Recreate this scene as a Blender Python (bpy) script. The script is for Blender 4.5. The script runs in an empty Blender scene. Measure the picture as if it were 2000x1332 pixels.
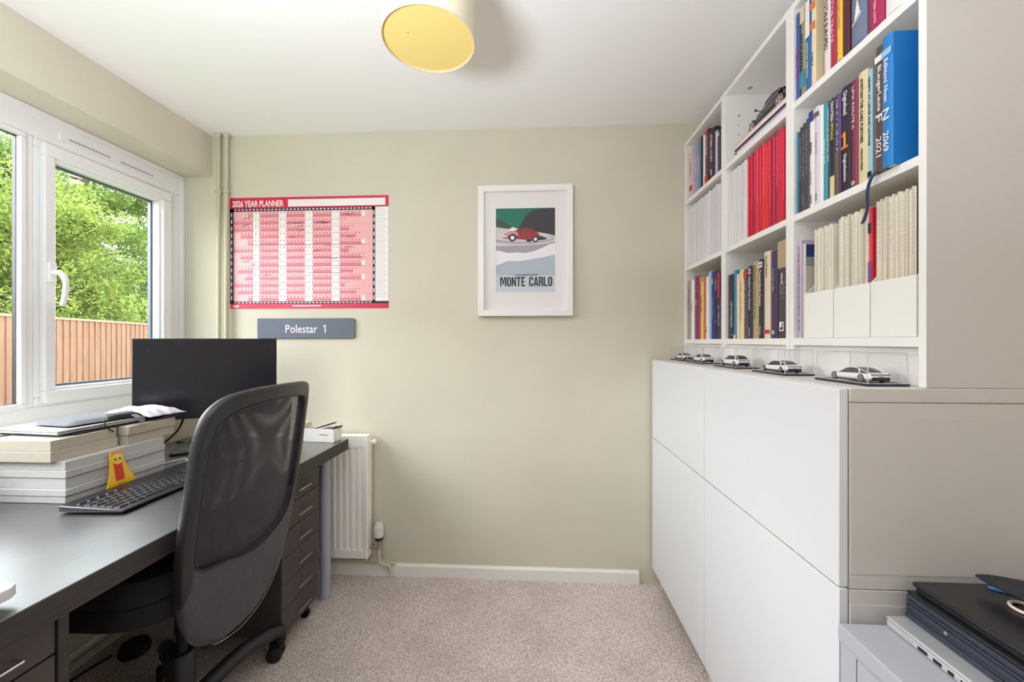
import bpy, bmesh, math, random
from mathutils import Vector, Matrix, noise
random.seed(7)
SC = bpy.context.scene
COL = SC.collection
PI = math.pi

# ------------------------------------------------------------------ camera
CAM_H = 1.202
YAW = 0.05304
cd = bpy.data.cameras.new('camera')
cd.sensor_width = 36.0
cd.lens = 772.8 * 36.0 / 2000.0
cd.clip_start = 0.02
cam = bpy.data.objects.new('camera', cd)
COL.objects.link(cam)
cam.location = (0, 0, CAM_H)
cam.rotation_euler = (PI / 2, 0, YAW)
SC.camera = cam

# ------------------------------------------------------------------ view
SC.view_settings.view_transform = 'Standard'
SC.view_settings.look = 'None'
SC.view_settings.exposure = 0.0
SC.view_settings.gamma = 1.0
SC.view_settings.use_curve_mapping = False
SC.cycles.use_denoising = True
SC.cycles.max_bounces = 14
SC.cycles.diffuse_bounces = 8
SC.cycles.glossy_bounces = 5
SC.cycles.transmission_bounces = 8
SC.cycles.transparent_max_bounces = 24
SC.cycles.sample_clamp_indirect = 8.0
SC.cycles.caustics_reflective = False
SC.cycles.caustics_refractive = False

# ------------------------------------------------------------------ world
W = bpy.data.worlds.new('sky')
SC.world = W
W.use_nodes = True
nt = W.node_tree
bg = nt.nodes['Background']
tc = nt.nodes.new('ShaderNodeTexCoord')
sx = nt.nodes.new('ShaderNodeSeparateXYZ')
cr = nt.nodes.new('ShaderNodeValToRGB')
cr.color_ramp.elements[0].position = 0.0
cr.color_ramp.elements[0].color = (0.97, 0.98, 1.0, 1)
cr.color_ramp.elements[1].position = 0.9
cr.color_ramp.elements[1].color = (0.78, 0.88, 1.0, 1)
nt.links.new(tc.outputs['Generated'], sx.inputs[0])
nt.links.new(sx.outputs[2], cr.inputs[0])
nt.links.new(cr.outputs[0], bg.inputs[0])
bg.inputs[1].default_value = 9.0

# soft sun behind thin cloud, high over the garden on the window side
sd = bpy.data.lights.new('sun', 'SUN')
sd.energy = 7.0
sd.angle = math.radians(60)
sd.color = (1.0, 0.97, 0.93)
sun = bpy.data.objects.new('sun', sd)
COL.objects.link(sun)
sun.rotation_euler = Vector((1.0, 0.25, -0.80)).to_track_quat('-Z', 'Y').to_euler()

# added fill light aimed at the ceiling, out of view (its stand follows further down)
FILL_POS = (-0.60, -0.02, 1.30)
ud = bpy.data.lights.new('ceiling_fill', 'AREA')
ud.shape = 'DISK'; ud.size = 0.46
ud.energy = 43.5; ud.color = (0.87, 0.935, 1.0)
uo = bpy.data.objects.new('ceiling_fill', ud)
COL.objects.link(uo)
uo.location = FILL_POS
uo.rotation_euler = (PI, 0, 0)

# sampling portal in the window opening
pd = bpy.data.lights.new('window_portal', 'AREA')
pd.shape = 'RECTANGLE'; pd.size = 1.2; pd.size_y = 2.25
pd.cycles.is_portal = True
po = bpy.data.objects.new('window_portal', pd)
COL.objects.link(po)
po.location = (-1.94, 0.89, 1.48)
po.rotation_euler = (0, -PI / 2, 0)

# ------------------------------------------------------------------ helpers
def lin(c):
    return c / 12.92 if c <= 0.04045 else ((c + 0.055) / 1.055) ** 2.4

def rgb(r, g, b):
    return (lin(r / 255), lin(g / 255), lin(b / 255), 1)

MATS = {}
def mat(name, col, rough=0.5, metal=0.0, spec=0.5, noise_amt=0.0, nscale=20.0, bump=0.0, bscale=200.0, coat=0.0, stretch=None):
    if name in MATS:
        return MATS[name]
    m = bpy.data.materials.new(name)
    m.use_nodes = True
    t = m.node_tree
    b = t.nodes['Principled BSDF']
    c = rgb(*col)
    b.inputs['Base Color'].default_value = c
    b.inputs['Roughness'].default_value = rough
    b.inputs['Metallic'].default_value = metal
    b.inputs['Specular IOR Level'].default_value = spec
    b.inputs['Coat Weight'].default_value = coat
    if noise_amt or bump:
        co = t.nodes.new('ShaderNodeTexCoord')
        src = co.outputs['Object']
        if stretch:
            mp = t.nodes.new('ShaderNodeMapping')
            mp.inputs['Scale'].default_value = stretch
            t.links.new(src, mp.inputs[0]); src = mp.outputs[0]
    if noise_amt:
        n = t.nodes.new('ShaderNodeTexNoise')
        n.inputs['Scale'].default_value = nscale
        n.inputs['Detail'].default_value = 6
        t.links.new(src, n.inputs[0])
        r = t.nodes.new('ShaderNodeValToRGB')
        lo = [max(0, x * (1 - noise_amt)) for x in c[:3]] + [1]
        hi = [min(1, x * (1 + noise_amt)) for x in c[:3]] + [1]
        r.color_ramp.elements[0].position = 0.3; r.color_ramp.elements[0].color = lo
        r.color_ramp.elements[1].position = 0.7; r.color_ramp.elements[1].color = hi
        t.links.new(n.outputs[0], r.inputs[0])
        t.links.new(r.outputs[0], b.inputs['Base Color'])
    if bump:
        n2 = t.nodes.new('ShaderNodeTexNoise')
        n2.inputs['Scale'].default_value = bscale
        n2.inputs['Detail'].default_value = 4
        t.links.new(src, n2.inputs[0])
        bp = t.nodes.new('ShaderNodeBump')
        bp.inputs['Strength'].default_value = bump
        bp.inputs['Distance'].default_value = 0.01
        t.links.new(n2.outputs[0], bp.inputs['Height'])
        t.links.new(bp.outputs[0], b.inputs['Normal'])
    MATS[name] = m
    return m

def glass_mat(name, tint=(1, 1, 1), refl=0.06, rough=0.0):
    """thin clear sheet: fresnel reflection over straight transmission"""
    m = bpy.data.materials.new(name); m.use_nodes = True
    t = m.node_tree
    for n in list(t.nodes):
        if n.type != 'OUTPUT_MATERIAL': t.nodes.remove(n)
    out = t.nodes['Material Output']
    tr = t.nodes.new('ShaderNodeBsdfTransparent'); tr.inputs[0].default_value = (*tint, 1)
    gl = t.nodes.new('ShaderNodeBsdfGlossy'); gl.inputs['Roughness'].default_value = rough
    fr = t.nodes.new('ShaderNodeLayerWeight'); fr.inputs[0].default_value = 0.25
    mm = t.nodes.new('ShaderNodeMath'); mm.operation = 'MULTIPLY'; mm.inputs[1].default_value = refl * 6
    ad = t.nodes.new('ShaderNodeMath'); ad.operation = 'ADD'; ad.inputs[1].default_value = refl * 0.5
    mx = t.nodes.new('ShaderNodeMixShader')
    t.links.new(fr.outputs['Fresnel'], mm.inputs[0]); t.links.new(mm.outputs[0], ad.inputs[0])
    t.links.new(ad.outputs[0], mx.inputs[0]); t.links.new(tr.outputs[0], mx.inputs[1]); t.links.new(gl.outputs[0], mx.inputs[2])
    t.links.new(mx.outputs[0], out.inputs[0])
    MATS[name] = m
    return m

def tag(o, label=None, cat=None, group=None, kind=None):
    if label: o['label'] = label
    if cat: o['category'] = cat
    if group: o['group'] = group
    if kind: o['kind'] = kind
    return o

def thing(name, label, cat, loc=(0, 0, 0), group=None, kind=None):
    o = bpy.data.objects.new(name, None)
    o.empty_display_size = 0.05
    COL.objects.link(o)
    o.location = loc
    return tag(o, label, cat, group, kind)

def world_loc(o):
    v = Vector(o.location)
    p = o.parent
    while p:
        v = v + (Vector(p.location)); p = p.parent
    return v

class MB:
    """collects shapes (world coordinates) into one mesh"""
    def __init__(s):
        s.bm = bmesh.new(); s.mi = 0
    def face(s, pts, mi=None):
        vs = [s.bm.verts.new(p) for p in pts]
        f = s.bm.faces.new(vs); f.material_index = s.mi if mi is None else mi
        return f
    def box(s, x0, x1, y0, y1, z0, z1, mi=None):
        mi = s.mi if mi is None else mi
        v = [s.bm.verts.new(p) for p in ((x0,y0,z0),(x1,y0,z0),(x1,y1,z0),(x0,y1,z0),(x0,y0,z1),(x1,y0,z1),(x1,y1,z1),(x0,y1,z1))]
        for q in ((3,2,1,0),(4,5,6,7),(0,1,5,4),(1,2,6,5),(2,3,7,6),(3,0,4,7)):
            s.bm.faces.new([v[i] for i in q]).material_index = mi
        return v
    def obox(s, c, ax, ay, az, mi=None):
        """oriented box: centre and three half-axis vectors"""
        mi = s.mi if mi is None else mi
        c, ax, ay, az = map(Vector, (c, ax, ay, az))
        v = [s.bm.verts.new(c + ax*i + ay*j + az*k) for i, j, k in ((-1,-1,-1),(1,-1,-1),(1,1,-1),(-1,1,-1),(-1,-1,1),(1,-1,1),(1,1,1),(-1,1,1))]
        for q in ((3,2,1,0),(4,5,6,7),(0,1,5,4),(1,2,6,5),(2,3,7,6),(3,0,4,7)):
            s.bm.faces.new([v[i] for i in q]).material_index = mi
        return v
    def prism(s, pts, d, mi=None):
        """closed 3-D polygon pts extruded by vector d"""
        mi = s.mi if mi is None else mi
        d = Vector(d)
        a = [s.bm.verts.new(p) for p in pts]
        b = [s.bm.verts.new(Vector(p) + d) for p in pts]
        s.bm.faces.new(a[::-1]).material_index = mi
        s.bm.faces.new(b).material_index = mi
        n = len(a)
        for i in range(n):
            s.bm.faces.new((a[i], a[(i+1) % n], b[(i+1) % n], b[i])).material_index = mi
    def tube(s, pts, r, seg=10, mi=None, caps=True):
        mi = s.mi if mi is None else mi
        pts = [Vector(p) for p in pts]
        rs = r if isinstance(r, (list, tuple)) else [r] * len(pts)
        rings = []
        up = None
        for i, p in enumerate(pts):
            if i == 0: t = pts[1] - p
            elif i == len(pts) - 1: t = p - pts[i-1]
            else: t = pts[i+1] - pts[i-1]
            t.normalize()
            if up is None:
                up = Vector((0, 0, 1)) if abs(t.z) < 0.9 else Vector((0, 1, 0))
            a = t.cross(up)
            if a.length < 1e-5: a = t.cross(Vector((1, 0, 0)))
            a.normalize(); b = a.cross(t).normalized(); up = b
            rings.append([s.bm.verts.new(p + (a * math.cos(2*PI*k/seg) + b * math.sin(2*PI*k/seg)) * rs[i]) for k in range(seg)])
        for i in range(len(rings) - 1):
            for k in range(seg):
                s.bm.faces.new((rings[i][k], rings[i][(k+1) % seg], rings[i+1][(k+1) % seg], rings[i+1][k])).material_index = mi
        if caps:
            s.bm.faces.new(rings[0]).material_index = mi
            s.bm.faces.new(rings[-1][::-1]).material_index = mi
    def lathe(s, c, prof, seg=32, axis='z', mi=None, caps=True):
        """prof: list of (r, h) along the axis from c"""
        mi = s.mi if mi is None else mi
        c = Vector(c)
        rings = []
        for r, h in prof:
            ring = []
            for k in range(seg):
                a = 2 * PI * k / seg
                u, v = r * math.cos(a), r * math.sin(a)
                p = {'z': (u, v, h), 'x': (h, u, v), 'y': (v, h, u)}[axis]
                ring.append(s.bm.verts.new(c + Vector(p)))
            rings.append(ring)
        for i in range(len(rings) - 1):
            for k in range(seg):
                s.bm.faces.new((rings[i][k], rings[i][(k+1) % seg], rings[i+1][(k+1) % seg], rings[i+1][k])).material_index = mi
        if caps:
            s.bm.faces.new(rings[0][::-1]).material_index = mi
            s.bm.faces.new(rings[-1]).material_index = mi
    def grid(s, rows, mi=None, closed=False):
        mi = s.mi if mi is None else mi
        vr = [[s.bm.verts.new(p) for p in r] for r in rows]
        for i in range(len(vr) - 1):
            n = len(vr[i])
            for k in range(n if closed else n - 1):
                s.bm.faces.new((vr[i][k], vr[i][(k+1) % n], vr[i+1][(k+1) % n], vr[i+1][k])).material_index = mi
        return vr
    def build(s, name, mats, parent=None, bevel=0.0, smooth=False, subsurf=0, seg=2, recalc=True, solid=0.0):
        if not isinstance(mats, (list, tuple)): mats = [mats]
        if recalc: bmesh.ops.recalc_face_normals(s.bm, faces=s.bm.faces)
        me = bpy.data.meshes.new(name)
        xs = [v.co for v in s.bm.verts]
        lo = Vector((min(v.x for v in xs), min(v.y for v in xs), min(v.z for v in xs)))
        hi = Vector((max(v.x for v in xs), max(v.y for v in xs), max(v.z for v in xs)))
        org = Vector(((lo.x+hi.x)/2, (lo.y+hi.y)/2, lo.z))
        for v in s.bm.verts: v.co -= org
        s.bm.to_mesh(me); s.bm.free()
        for m in mats: me.materials.append(m)
        o = bpy.data.objects.new(name, me)
        COL.objects.link(o)
        if parent:
            o.parent = parent
            o.location = org - world_loc(parent)
        else:
            o.location = org
        if smooth:
            for p in me.polygons: p.use_smooth = True
            try: me.set_sharp_from_angle(angle=math.radians(40))
            except Exception: pass
        if solid:
            md = o.modifiers.new('solid', 'SOLIDIFY'); md.thickness = solid; md.offset = 0
        if bevel:
            md = o.modifiers.new('bevel', 'BEVEL'); md.width = bevel; md.segments = seg
            md.limit_method = 'ANGLE'; md.angle_limit = math.radians(40); md.harden_normals = False
            for p in me.polygons: p.use_smooth = True
            try: me.set_sharp_from_angle(angle=math.radians(40))
            except Exception: pass
        if subsurf:
            md = o.modifiers.new('sub', 'SUBSURF'); md.levels = subsurf; md.render_levels = subsurf
            for p in me.polygons: p.use_smooth = True
        return o

def box(name, m, x0, x1, y0, y1, z0, z1, parent=None, bevel=0.0, **k):
    b = MB(); b.box(x0, x1, y0, y1, z0, z1)
    return b.build(name, m, parent, bevel=bevel, **k)

def text(s, parent, m, org, xd, yd, size, sx=1.0, bold=0.0, name='lettering', align='LEFT', extrude=0.0002, fit=None, alignv='CENTER'):
    cu = bpy.data.curves.new(name, 'FONT')
    cu.body = s; cu.size = size; cu.align_x = align; cu.align_y = alignv
    cu.extrude = extrude; cu.offset = bold; cu.resolution_u = 2
    cu.materials.append(m)
    fo_ = bpy.data.objects.new(name, cu)
    COL.objects.link(fo_)
    bpy.context.view_layer.update()
    me = bpy.data.meshes.new_from_object(fo_.evaluated_get(bpy.context.evaluated_depsgraph_get()))
    bpy.data.objects.remove(fo_); me.name = name
    if alignv == 'CENTER':
        ys_ = [v.co.y for v in me.vertices]; ym_ = (max(ys_) + min(ys_)) / 2
        for v in me.vertices: v.co.y -= ym_
    o = bpy.data.objects.new(name, me)
    COL.objects.link(o)
    xd, yd = Vector(xd).normalized(), Vector(yd).normalized()
    zd = xd.cross(yd)
    if fit:
        xs_ = [v.co.x for v in me.vertices]
        w = max(1e-4, max(xs_) - min(xs_)); sx = fit / w
    loc = Vector(org) - (world_loc(parent) if parent else Vector())
    M = Matrix((( xd.x*sx, yd.x, zd.x, loc.x), (xd.y*sx, yd.y, zd.y, loc.y), (xd.z*sx, yd.z, zd.z, loc.z), (0, 0, 0, 1)))
    o.parent = parent
    o.matrix_local = M
    return o

def dup(root, loc, label=None, group=None):
    r = root.copy(); COL.objects.link(r); r.location = loc
    if label: r['label'] = label
    if group: r['group'] = group
    for ch in list(root.children):
        c = ch.copy(); COL.objects.link(c); c.parent = r
        for g in list(ch.children):
            d = g.copy(); COL.objects.link(d); d.parent = c
    return r

# ------------------------------------------------------------------ materials
M_wall = mat('sage_paint', (212, 206, 189), 0.9, spec=0.25, noise_amt=0.03, nscale=3, bump=0.05, bscale=260)
M_ceil = mat('ceiling_paint', (248, 246, 246), 0.92, spec=0.2, bump=0.03, bscale=200)
M_trim = mat('white_gloss_paint', (236, 234, 230), 0.4)
M_upvc = mat('white_upvc', (240, 240, 242), 0.28)
M_pipe = mat('painted_pipe', (196, 193, 168), 0.55)
M_rad = mat('radiator_enamel', (250, 247, 243), 0.35)
M_white = mat('white_laminate', (240, 238, 235), 0.35, spec=0.4)
M_door = mat('white_gloss_front', (219, 220, 225), 0.3, spec=0.45)
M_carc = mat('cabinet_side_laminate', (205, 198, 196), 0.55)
M_inner = mat('shadow_gap', (150, 145, 140), 0.7)
M_black = mat('black_plastic', (26, 26, 30), 0.45)
M_blk2 = mat('black_matt', (18, 18, 20), 0.7)
M_chrome = mat('chrome', (225, 225, 228), 0.15, 1.0)
M_silver = mat('brushed_silver', (214, 215, 218), 0.42, 0.55)
M_greyp = mat('grey_powder_coat', (168, 172, 184), 0.4, 0.0)
M_filing = mat('grey_cabinet_metal', (176, 178, 186), 0.32)
M_paper = mat('page_paper', (232, 226, 212), 0.9)
M_wpaper = mat('white_card', (238, 236, 232), 0.7)

def make_carpet():
    m = bpy.data.materials.new('carpet'); m.use_nodes = True
    t = m.node_tree; b = t.nodes['Principled BSDF']
    b.inputs['Roughness'].default_value = 1.0
    b.inputs['Specular IOR Level'].default_value = 0.05
    b.inputs['Sheen Weight'].default_value = 0.2
    co = t.nodes.new('ShaderNodeTexCoord')
    n1 = t.nodes.new('ShaderNodeTexNoise'); n1.inputs['Scale'].default_value = 210; n1.inputs['Detail'].default_value = 3
    n2 = t.nodes.new('ShaderNodeTexNoise'); n2.inputs['Scale'].default_value = 4.5; n2.inputs['Detail'].default_value = 3
    for n in (n1, n2): t.links.new(co.outputs['Object'], n.inputs[0])
    r1 = t.nodes.new('ShaderNodeValToRGB')
    r1.color_ramp.elements[0].position = 0.34; r1.color_ramp.elements[0].color = rgb(176, 157, 150)
    r1.color_ramp.elements[1].position = 0.64; r1.color_ramp.elements[1].color = rgb(248, 236, 230)
    t.links.new(n1.outputs[0], r1.inputs[0])
    r2 = t.nodes.new('ShaderNodeValToRGB')
    r2.color_ramp.elements[0].position = 0.35; r2.color_ramp.elements[0].color = (0.86, 0.85, 0.85, 1)
    r2.color_ramp.elements[1].position = 0.65; r2.color_ramp.elements[1].color = (1, 1, 1, 1)
    t.links.new(n2.outputs[0], r2.inputs[0])
    mx = t.nodes.new('ShaderNodeMix'); mx.data_type = 'RGBA'; mx.blend_type = 'MULTIPLY'; mx.inputs[0].default_value = 1
    t.links.new(r1.outputs[0], mx.inputs[6]); t.links.new(r2.outputs[0], mx.inputs[7])
    t.links.new(mx.outputs[2], b.inputs['Base Color'])
    bp = t.nodes.new('ShaderNodeBump'); bp.inputs['Strength'].default_value = 0.7; bp.inputs['Distance'].default_value = 0.006
    t.links.new(n1.outputs[0], bp.inputs['Height']); t.links.new(bp.outputs[0], b.inputs['Normal'])
    return m
M_carpet = make_carpet()

def wood(name, c1, c2, rough, scale=(1, 1, 1), spec=0.5, nsc=8, bump=0.08, rough_var=0.0):
    m = bpy.data.materials.new(name); m.use_nodes = True
    t = m.node_tree; b = t.nodes['Principled BSDF']
    b.inputs['Roughness'].default_value = rough
    b.inputs['Specular IOR Level'].default_value = spec
    co = t.nodes.new('ShaderNodeTexCoord'); mp = t.nodes.new('ShaderNodeMapping')
    mp.inputs['Scale'].default_value = scale
    t.links.new(co.outputs['Object'], mp.inputs[0])
    n = t.nodes.new('ShaderNodeTexNoise'); n.inputs['Scale'].default_value = nsc; n.inputs['Detail'].default_value = 8; n.inputs['Roughness'].default_value = 0.65
    t.links.new(mp.outputs[0], n.inputs[0])
    r = t.nodes.new('ShaderNodeValToRGB')
    r.color_ramp.elements[0].position = 0.35; r.color_ramp.elements[0].color = rgb(*c1)
    r.color_ramp.elements[1].position = 0.7; r.color_ramp.elements[1].color = rgb(*c2)
    t.links.new(n.outputs[0], r.inputs[0]); t.links.new(r.outputs[0], b.inputs['Base Color'])
    bp = t.nodes.new('ShaderNodeBump'); bp.inputs['Strength'].default_value = bump; bp.inputs['Distance'].default_value = 0.003
    t.links.new(n.outputs[0], bp.inputs['Height']); t.links.new(bp.outputs[0], b.inputs['Normal'])
    MATS[name] = m
    return m
M_desk = wood('black_brown_wood', (30, 27, 28), (66, 60, 60), 0.30, (26, 1.3, 26), spec=1.0)
_b = M_desk.node_tree.nodes['Principled BSDF']; _b.inputs['Coat Weight'].default_value = 1.0; _b.inputs['Coat Roughness'].default_value = 0.32; _b.inputs['Coat IOR'].default_value = 1.7
M_deskedge = wood('black_brown_edge', (44, 38, 38), (62, 54, 53), 0.5, (26, 1.3, 26))
M_drawer = mat('dark_brown_metal', (76, 68, 67), 0.5, spec=0.35)
M_fence = wood('fence_timber', (104, 70, 50), (128, 92, 68), 0.85, (7, 7, 0.7), nsc=3.0, bump=0.2)
M_fencecap = wood('fence_cap', (120, 98, 78), (140, 118, 98), 0.85, (1, 6, 6), nsc=3.0)
M_bark = mat('bark', (78, 64, 52), 0.95, noise_amt=0.35, nscale=12, bump=0.4, bscale=30)
M_grass = mat('lawn', (92, 120, 58), 0.95, noise_amt=0.35, nscale=6)
M_brick = mat('outer_render', (196, 170, 150), 0.9)

def leaf_mat(name, a, b_):
    m = bpy.data.materials.new(name); m.use_nodes = True
    t = m.node_tree
    for n in list(t.nodes):
        if n.type != 'OUTPUT_MATERIAL': t.nodes.remove(n)
    out = t.nodes['Material Output']
    g = t.nodes.new('ShaderNodeNewGeometry')
    r = t.nodes.new('ShaderNodeValToRGB')
    r.color_ramp.elements[0].color = rgb(*a); r.color_ramp.elements[1].color = rgb(*b_)
    co = t.nodes.new('ShaderNodeTexCoord'); nz = t.nodes.new('ShaderNodeTexNoise'); nz.inputs['Scale'].default_value = 1.6; nz.inputs['Detail'].default_value = 3
    t.links.new(co.outputs['Object'], nz.inputs[0])
    m1 = t.nodes.new('ShaderNodeMath'); m1.operation = 'MULTIPLY'; m1.inputs[1].default_value = .45; t.links.new(g.outputs['Random Per Island'], m1.inputs[0])
    m2 = t.nodes.new('ShaderNodeMath'); m2.operation = 'MULTIPLY_ADD'; m2.inputs[1].default_value = 1.7; m2.inputs[2].default_value = -.57; t.links.new(nz.outputs[0], m2.inputs[0])  # noise paints lit and shaded clumps into the leaf colour
    m3 = t.nodes.new('ShaderNodeMath'); m3.operation = 'ADD'; m3.use_clamp = True; t.links.new(m1.outputs[0], m3.inputs[0]); t.links.new(m2.outputs[0], m3.inputs[1])
    t.links.new(m3.outputs[0], r.inputs[0])
    d = t.nodes.new('ShaderNodeBsdfDiffuse'); tr = t.nodes.new('ShaderNodeBsdfTranslucent')
    t.links.new(r.outputs[0], d.inputs[0]); t.links.new(r.outputs[0], tr.inputs[0])
    mx = t.nodes.new('ShaderNodeMixShader'); mx.inputs[0].default_value = 0.45
    t.links.new(d.outputs[0], mx.inputs[1]); t.links.new(tr.outputs[0], mx.inputs[2])
    t.links.new(mx.outputs[0], out.inputs[0])
    return m
M_leaf = [leaf_mat('leaf_bright', (52, 76, 32), (164, 182, 92)), leaf_mat('leaf_mid', (48, 72, 34), (140, 162, 84)), leaf_mat('leaf_deep', (40, 58, 36), (92, 112, 66))]

# ------------------------------------------------------------------ room shell
XL, XR, YB, YF, ZC = -1.69, 1.03, 2.0, -1.5, 2.28
XO = -1.98           # outer face of the window wall
WY0, WZ0, WZ1 = -0.22, 0.89, 2.067

def struct(name, m, *a, **k):
    return tag(box(name, m, *a, **k), kind='structure')

struct('floor', M_carpet, XL, XR, YF, YB, -0.03, 0.0)
struct('ceiling', M_ceil, XO, XR + 0.1, YF - 0.1, YB + 0.1, ZC, ZC + 0.06)
struct('wall_back', M_wall, XO, XR + 0.1, YB, YB + 0.1, -0.03, ZC)
struct('wall_right', M_wall, XR, XR + 0.1, YF, YB, -0.03, ZC)
struct('wall_front', M_wall, XO, XR + 0.1, YF - 0.1, YF, -0.03, ZC)
b = MB()
b.box(XO, XL, YF, YB, -0.3, WZ0 - 0.02)
b.box(XO, XL, YF, WY0, WZ0 - 0.02, WZ1)
b.box(XO, XL, YF, YB, WZ1, ZC)
tag(b.build('wall_left', M_wall), kind='structure')
b = MB()
b.prism([(0, YB - 0.014, 0.0), (0, YB, 0.0), (0, YB, 0.062), (0, YB - 0.006, 0.062), (0, YB - 0.014, 0.052)], (2.2, 0, 0))
for v in b.bm.verts: v.co.x += XL + 0.015
tag(b.build('baseboard_back', M_trim), kind='structure')
b = MB()
b.prism([(XL + 0.014, 0, 0.0), (XL, 0, 0.0), (XL, 0, 0.062), (XL + 0.006, 0, 0.062), (XL + 0.014, 0, 0.052)], (0, YB - YF, 0))
for v in b.bm.verts: v.co.y += YF
tag(b.build('baseboard_left', M_trim), kind='structure')
# ------------------------------------------------------------------ window
M_glass = glass_mat('window_glass', (0.97, 0.985, 0.98), 0.035)
M_gasket = mat('black_gasket', (34, 34, 42), 0.4)
M_spacer = mat('blue_grey_spacer', (96, 104, 122), 0.35, 0.4)
win = thing('window_1', None, None, (-1.9, 0.9, WZ0), kind='structure')
FX0, FX1 = -1.874, -1.85
panes = [(1.372, 1.925, 'sash'), (0.43, 1.345, 'fixed'), (-0.145, 0.405, 'sash')]
b = MB()
b.box(FX0, FX1, WY0, YB, WZ0, 0.955)
b.box(FX0, FX1, WY0, YB, 1.962, WZ1)
for y0, y1 in ((1.925, YB), (1.345, 1.372), (0.405, 0.43), (WY0, -0.145)):
    b.box(FX0, FX1, y0, y1, 0.955, 1.962)
# stepped outer moulding
b.box(FX1, FX1 + 0.012, WY0, YB, 2.045, WZ1)
b.box(FX1, FX1 + 0.012, 1.975, YB, 0.9, 2.045)
b.box(FX1, FX1 + 0.010, WY0, YB, WZ0, 0.905)
b.build('window_frame', M_upvc, win, bevel=0.004)

def ring(b, xa, xb, y0, y1, z0, z1, w, wl=None, mi=None):
    wl = wl or w
    b.box(xa, xb, y0, y1, z0, z0 + w, mi); b.box(xa, xb, y0, y1, z1 - w, z1, mi)
    b.box(xa, xb, y0, y0 + wl, z0 + w, z1 - w, mi); b.box(xa, xb, y1 - w, y1, z0 + w, z1 - w, mi)

for i, (y0, y1, kind) in enumerate(panes):
    z0, z1 = 0.955, 1.962
    if kind == 'sash':
        b = MB()
        ring(b, -1.892, -1.8505, y0, y1, z0, z1, 0.034)
        ring(b, -1.8505, -1.828, y0 - 0.004 + 0.02, y1 - 0.012, z0 + 0.012, z1 - 0.012, 0.046, 0.036)
        s = b.build('sash', M_upvc, win, bevel=0.005)
        b = MB(); ring(b, -1.888, -1.842, y0 + 0.05, y1 - 0.056, z0 + 0.056, z1 - 0.056, 0.013)
        b.build('glazing_bead', M_upvc, s, bevel=0.004)
        gy0, gy1, gz0, gz1 = y0 + 0.062, y1 - 0.068, z0 + 0.068, z1 - 0.068
        gx = -1.875
        hy = y0 + 0.036 if i == 0 else y1 - 0.036
        b = MB()
        b.box(-1.83, -1.818, hy - 0.011, hy + 0.011, 1.425, 1.50)
        b.tube([(-1.818, hy, 1.462), (-1.795, hy, 1.462), (-1.782, hy + 0.004, 1.45), (-1.775, hy + 0.006, 1.42), (-1.776, hy + 0.004, 1.38), (-1.782, hy, 1.335)], [0.010, 0.010, 0.010, 0.009, 0.009, 0.008], 12)
        b.build('window_handle', M_upvc, s, bevel=0.002, smooth=True)
        par = s
    else:
        b = MB(); ring(b, -1.872, -1.838, y0 - 0.0, y1 + 0.0, z0, z1, 0.02)
        par = b.build('glazing_bead', M_upvc, win, bevel=0.005)
        gy0, gy1, gz0, gz1 = y0 + 0.018, y1 - 0.018, z0 + 0.018, z1 - 0.018
        gx = -1.852
    b = MB(); ring(b, gx - 0.016, gx - 0.002, gy0 - 0.004, gy1 + 0.004, gz0 - 0.004, gz1 + 0.004, 0.014 if kind == 'sash' else 0.008)
    b.build('gasket', M_gasket if i else M_spacer, par)
    box('pane', M_glass, gx - 0.001, gx + 0.001, gy0 - 0.003, gy1 + 0.003, gz0 - 0.003, gz1 + 0.003, par)
# trickle vents
M_slot = mat('vent_slot', (150, 148, 150), 0.8)
for y0, y1 in ((1.45, 1.86), (0.55, 1.22), (-0.1, 0.3)):
    b = MB()
    b.box(-1.85, -1.843, y0, y1, 1.990, 2.014, 0)
    for k in range(34):
        ya = y0 + 0.03 + (y1 - y0 - 0.06) * k / 34
        if 15 <= k <= 18: continue
        b.box(-1.843, -1.8422, ya, ya + 0.7 * (y1 - y0 - 0.06) / 34, 1.999, 2.006, 1)
    b.build('trickle_vent', [M_upvc, M_slot], win, bevel=0.0015)
tag(box('trim_1', M_trim, FX1, XL + 0.025, WY0, YB, WZ0 - 0.02, WZ0, bevel=0.005), kind='structure')   # window board

# ------------------------------------------------------------------ garden
tag(box('ground', M_grass, -40, XO, -25, 40, -0.35, -0.25), kind='structure')
fdir = Vector((-0.315, 0.949, 0)).normalized(); fn = Vector((fdir.y, -fdir.x, 0))
fo = Vector((-6.93, 4.85, 0))
fence = thing('garden_fence', 'upright timber board garden fence with pale capping rail, seen through the window', 'fence', (fo.x, fo.y, -0.25))
b = MB(); L0, L1 = -9.0, 9.0; n = int((L1 - L0) / 0.13)
for k in range(n):
    a = fo + fdir * (L0 + k * 0.13)
    pts = [a + fn * 0.0, a + fdir * 0.145 + fn * 0.006, a + fdir * 0.145 + fn * 0.012, a + fn * 0.026]
    b.prism([(p.x, p.y, -0.25) for p in pts], (0, 0, 1.78))
b.build('board_panel', M_fence, fence)
b = MB(); b.obox(fo + Vector((0, 0, 1.545)), fdir * 9, fn * 0.035, (0, 0, 0.018)); b.build('capping_rail', M_fencecap, fence)

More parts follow.
